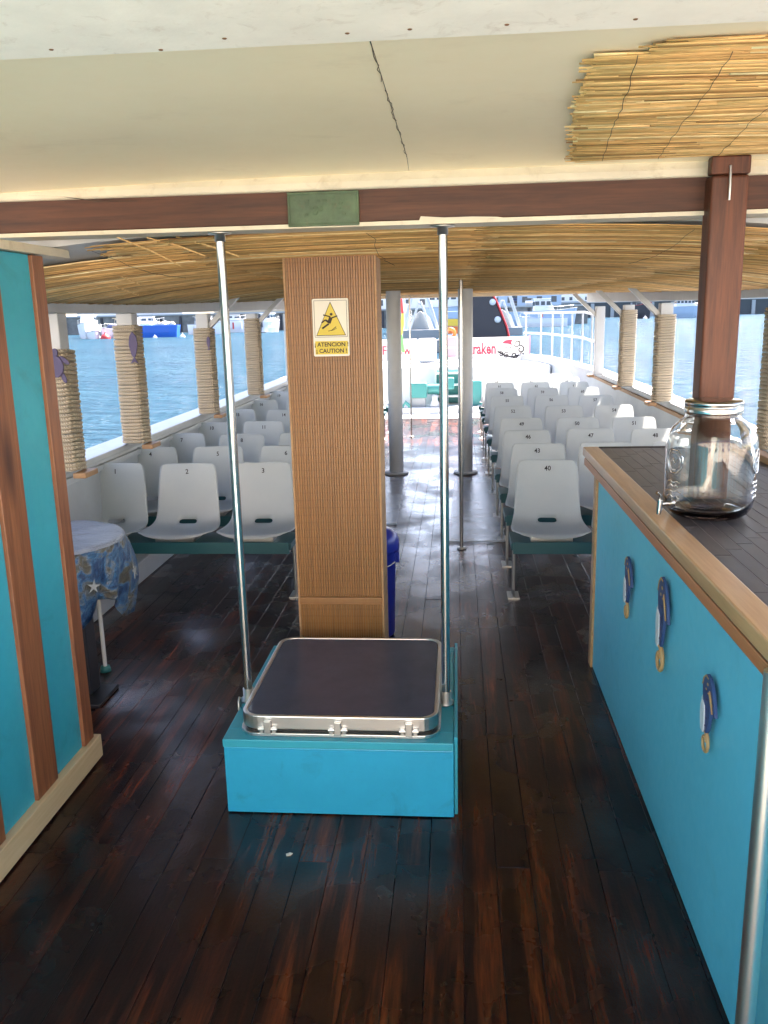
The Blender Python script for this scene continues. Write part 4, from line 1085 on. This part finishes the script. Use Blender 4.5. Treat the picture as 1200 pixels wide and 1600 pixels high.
boat('motor_boat', 'white cabin cruiser moored left of the brown timber post', 'boat', 61.5, 246, 11, 3.6, 3.0, R(5), hull='far_bluegrey', cabin=(-.2,.3,1.9), grp=g)
boat('motor_boat', 'white boat moored behind the white aisle pillars', 'boat', -7.6, 122, 7.5, 2.8, 2.2, R(-80), cabin=(-.2,.25,1.7), grp=g)
boat('ferry', 'blue and white passenger boat with rows of windows beyond the right steel pole', 'boat', -.9, 126, 7.0, 3.2, 3.4, R(-8), hull='far_bluegrey', cabin=(-.42,.4,2.2), extras=('mast',), grp=g)
boat('motor_boat', 'small white dinghy with grey outboard tucked beside the far left cruiser', 'boat', -55.9, 131, 4.2, 1.8, 1.0, R(-60), stripe='navy', extras=('outboard',), grp=g)
boat('motor_boat', 'white fishing launch with tan cabin behind the small dinghy', 'boat', -58.0, 147, 7.0, 2.7, 1.6, R(15), cabin=(-.1,.3,1.4), cabm='far_beige', grp=g)
boat('motor_boat', 'white cruiser with dark canopy moored between the blue barge and the third left post', 'boat', -43.5, 150, 6.4, 2.6, 1.7, R(-15), cabin=(-.3,.2,1.3), cabm='far_grey', extras=('fenders',), grp=g)
# black bow close by
bk = thing('black_ship_bow', 'black raked ship bow with white round discs beyond the Kraken banner', 'ship', (3.0, 88, SEA))
mb = MB(); mb.prism([(-2.0,-.6),(2.3,-.6),(1.9,1.2),(1.0,3.4),(-.2,5.6),(-.9,6.6),(-2.0,6.6)], frame((0,0,0),(1,0,0),(0,0,1)), -9); mb.build('hull', 'far_black', bk, bevel=.15)
MB().tube([(2.33,-.02,-.4),(1.93,-.02,1.2),(1.03,-.02,3.4),(-.17,-.02,5.6),(-.87,-.02,6.6)], .10, 8).build('stem_stripe', 'red_plastic', bk)
for x_, z_ in ((.55,3.55),(1.05,1.85)): MB().lathe([(0,.12),(.30,.12),(.33,0),(0,0)], n=16).build('disc', 'far_white', bk).matrix_local = frame((x_, -.02, z_),(1,0,0),(0,0,1))
# A-frames on pontoons
def aframe(x, y, label):
    t = thing('a_frame', label, 'frame', (x, y, SEA), 0, 'white A-frame structures on the far pontoon')
    for s_ in (-1, 1):
        MB().bar((s_*1.95,0,.9),(s_*.42,0,5.6), .34, .34, (0,1,0)).build('leg', 'far_white', t, bevel=.03)
        MB().bar((s_*1.15,.4,.9),(s_*.08,.4,3.9), .24, .24, (0,1,0)).build('inner_leg', 'far_white', t, bevel=.03)
    MB().box(-.6,.6,-.2,.3,5.6,5.95).build('head', 'far_grey', t, bevel=.03)
    MB().tube([(0,0,5.9),(0,0,6.5)], .25, 10).build('pulley', 'far_dark', t)
    MB().box(-2.2,2.2,-1.2,1.6,-.3,.9).build('pontoon', 'far_grey', t, bevel=.05)
    MB().prism([(-1.3,.9),(1.5,.9),(1.0,2.2),(.0,2.9),(-1.0,2.2)], frame((0,.8,0),(1,0,0),(0,0,1)), -.6).build('net_heap', 'far_grey', t, bevel=.05)
aframe(-4.0, 96, 'white A-frame with inner struts seen left of the right steel pole')
aframe(5.2, 101, 'white A-frame rising behind the black ship bow')
# quays
qa = thing('quay_wall', 'dark harbour quay wall behind the moored boats on the left', 'quay', (0, 178, SEA))
MB().box(-140, 26, 0, 14, -1, 3.5).build('wall', 'quay_stone', qa, bevel=.05)
MB().box(-140, 26, -.3, 14, 3.51, 3.8).build('coping', 'far_grey', qa)
for q in range(34): MB().tube([(-120+q*4.2,-.25,-.6),(-120+q*4.2,-.25,3.3)], .28, 8).build('pile', 'far_black', qa)
qb = thing('quay_wall', 'dark harbour quay wall far off on the right', 'quay', (0, 322, SEA))
MB().box(30, 260, 0, 16, -1, 5.2).build('wall', 'far_dark', qb)
MB().box(30, 260, -.4, 16, 5.21, 5.9).build('coping', 'far_grey', qb)
for q in range(30): MB().box(34+q*7, 35.2+q*7, -.6, 0, -.6, 5).build('pile', 'far_grey', qb)
# harbour buildings, vans and people on the left/centre quay
def building(x, y, z, w_, d, h, m, label, nf=2, roof='far_roof'):
    t = thing('harbour_building', label, 'building', (x, y, z), 0, 'buildings behind the harbour')
    MB().box(-w_/2, w_/2, 0, d, 0, h).build('wall', m, t)
    MB().box(-w_/2-.3, w_/2+.3, -.3, d+.3, h, h+.4).build('roof', roof, t)
    n = int(w_/3)
    for f_ in range(nf):
        for q in range(n):
            xx = -w_/2+(q+.5)*w_/n; zz = .9+f_*h/nf
            wi = MB().box(xx-.6, xx+.6, -.05, .02, zz, zz+1.3).build('window', 'far_glass', t)
labs = [('-', -70, 8, 20, 'far_white'), ('-', -44, 9, 22, 'far_beige'), ('-', -14, 7, 26, 'far_white'), ('-', 14, 9, 22, 'far_bluegrey')]
building(-78, 205, 3, 26, 12, 7.5, 'far_white', 'white two storey harbour building at the far left behind the moored boats', roof='far_grey')
building(-46, 207, 3, 24, 12, 9, 'far_beige', 'beige harbour building behind the blue barge')
building(-16, 204, 3, 26, 12, 8, 'far_white', 'white harbour building behind the left A-frame', roof='far_grey')
building(14, 206, 3, 20, 12, 9, 'far_bluegrey', 'blue grey harbour building behind the black ship bow', roof='far_grey')
building(36, 206+150, 5, 40, 12, 11, 'far_white', 'long white shed on the far quay right of the black bow', 2, 'far_grey')
building(92, 206+150, 5, 44, 12, 10, 'far_beige', 'beige warehouse on the far right quay')
building(142, 206+150, 5, 40, 12, 10, 'far_grey', 'grey warehouse at the right edge behind the far quay', roof='far_grey')
# moored pontoon with people-like clutter: crates and net stacks
def crate_stack(x, y, z, label, cols):
    t = thing('crate_stack', label, 'crates', (x, y, z), 0)
    for q, m_ in enumerate(cols):
        MB().box(-.7+random.uniform(-.15,.15), .7, -.5, .5, q*.5, q*.5+.47).build('crate', m_, t, bevel=.03)
crate_stack(-.4, 60, -.1, 'yellow and orange fish crates between the steel pole and the right pillar', ('far_white','orange_plastic','yellow_plastic','far_bluegrey'))
boat('workboat', 'low grey workboat carrying the coloured fish crates', 'boat', -.6, 60.5, 5.0, 2.2, .7, R(5), hull='far_grey', flat_=True)
crate_stack(11.4, 179, 3.0, 'dark piled fishing gear on the quay right of the black bow', ('far_dark','far_black','navy','far_dark'))
crate_stack(14.6, 180, 3.0, 'grey and white gear piled on the quay above the fishing boat', ('far_grey','far_white','far_dark'))
# buoys
for x_, y_, r_, m_, lb in ((-53.2,129,.75,'red_plastic','big red mooring buoy below the navy covered speedboat'), (-48.2,128,.35,'pink_plastic','small pink buoy floating beside the second left rope post'),
                          (-45.3,128.5,.32,'far_white','white buoy floating in front of the blue barge'), (-41.2,129,.4,'far_white','white fender buoy at the right end of the blue barge'),
                          (50.8,243,.6,'far_white','small white buoy between the far right rope posts'), (4.6,70,.22,'orange_plastic','small orange buoy right of the black ship bow')):
    t = thing('buoy', lb, 'buoy', (x_, y_, SEA))
    MB().lathe([(0,-r_)]+[(r_*math.sin(R(a)), -r_*math.cos(R(a))) for a in range(20,180,20)]+[(r_*.15,r_*1.05),(r_*.15,r_*1.3),(0,r_*1.3)], n=16).build('float', m_, t)
    MB().tube([(r_*.2*math.cos(R(a)),0,r_*1.35+r_*.2*math.sin(R(a))) for a in range(0,360,45)], r_*.06, 5, closed=True).build('eye', 'steel_dull', t)
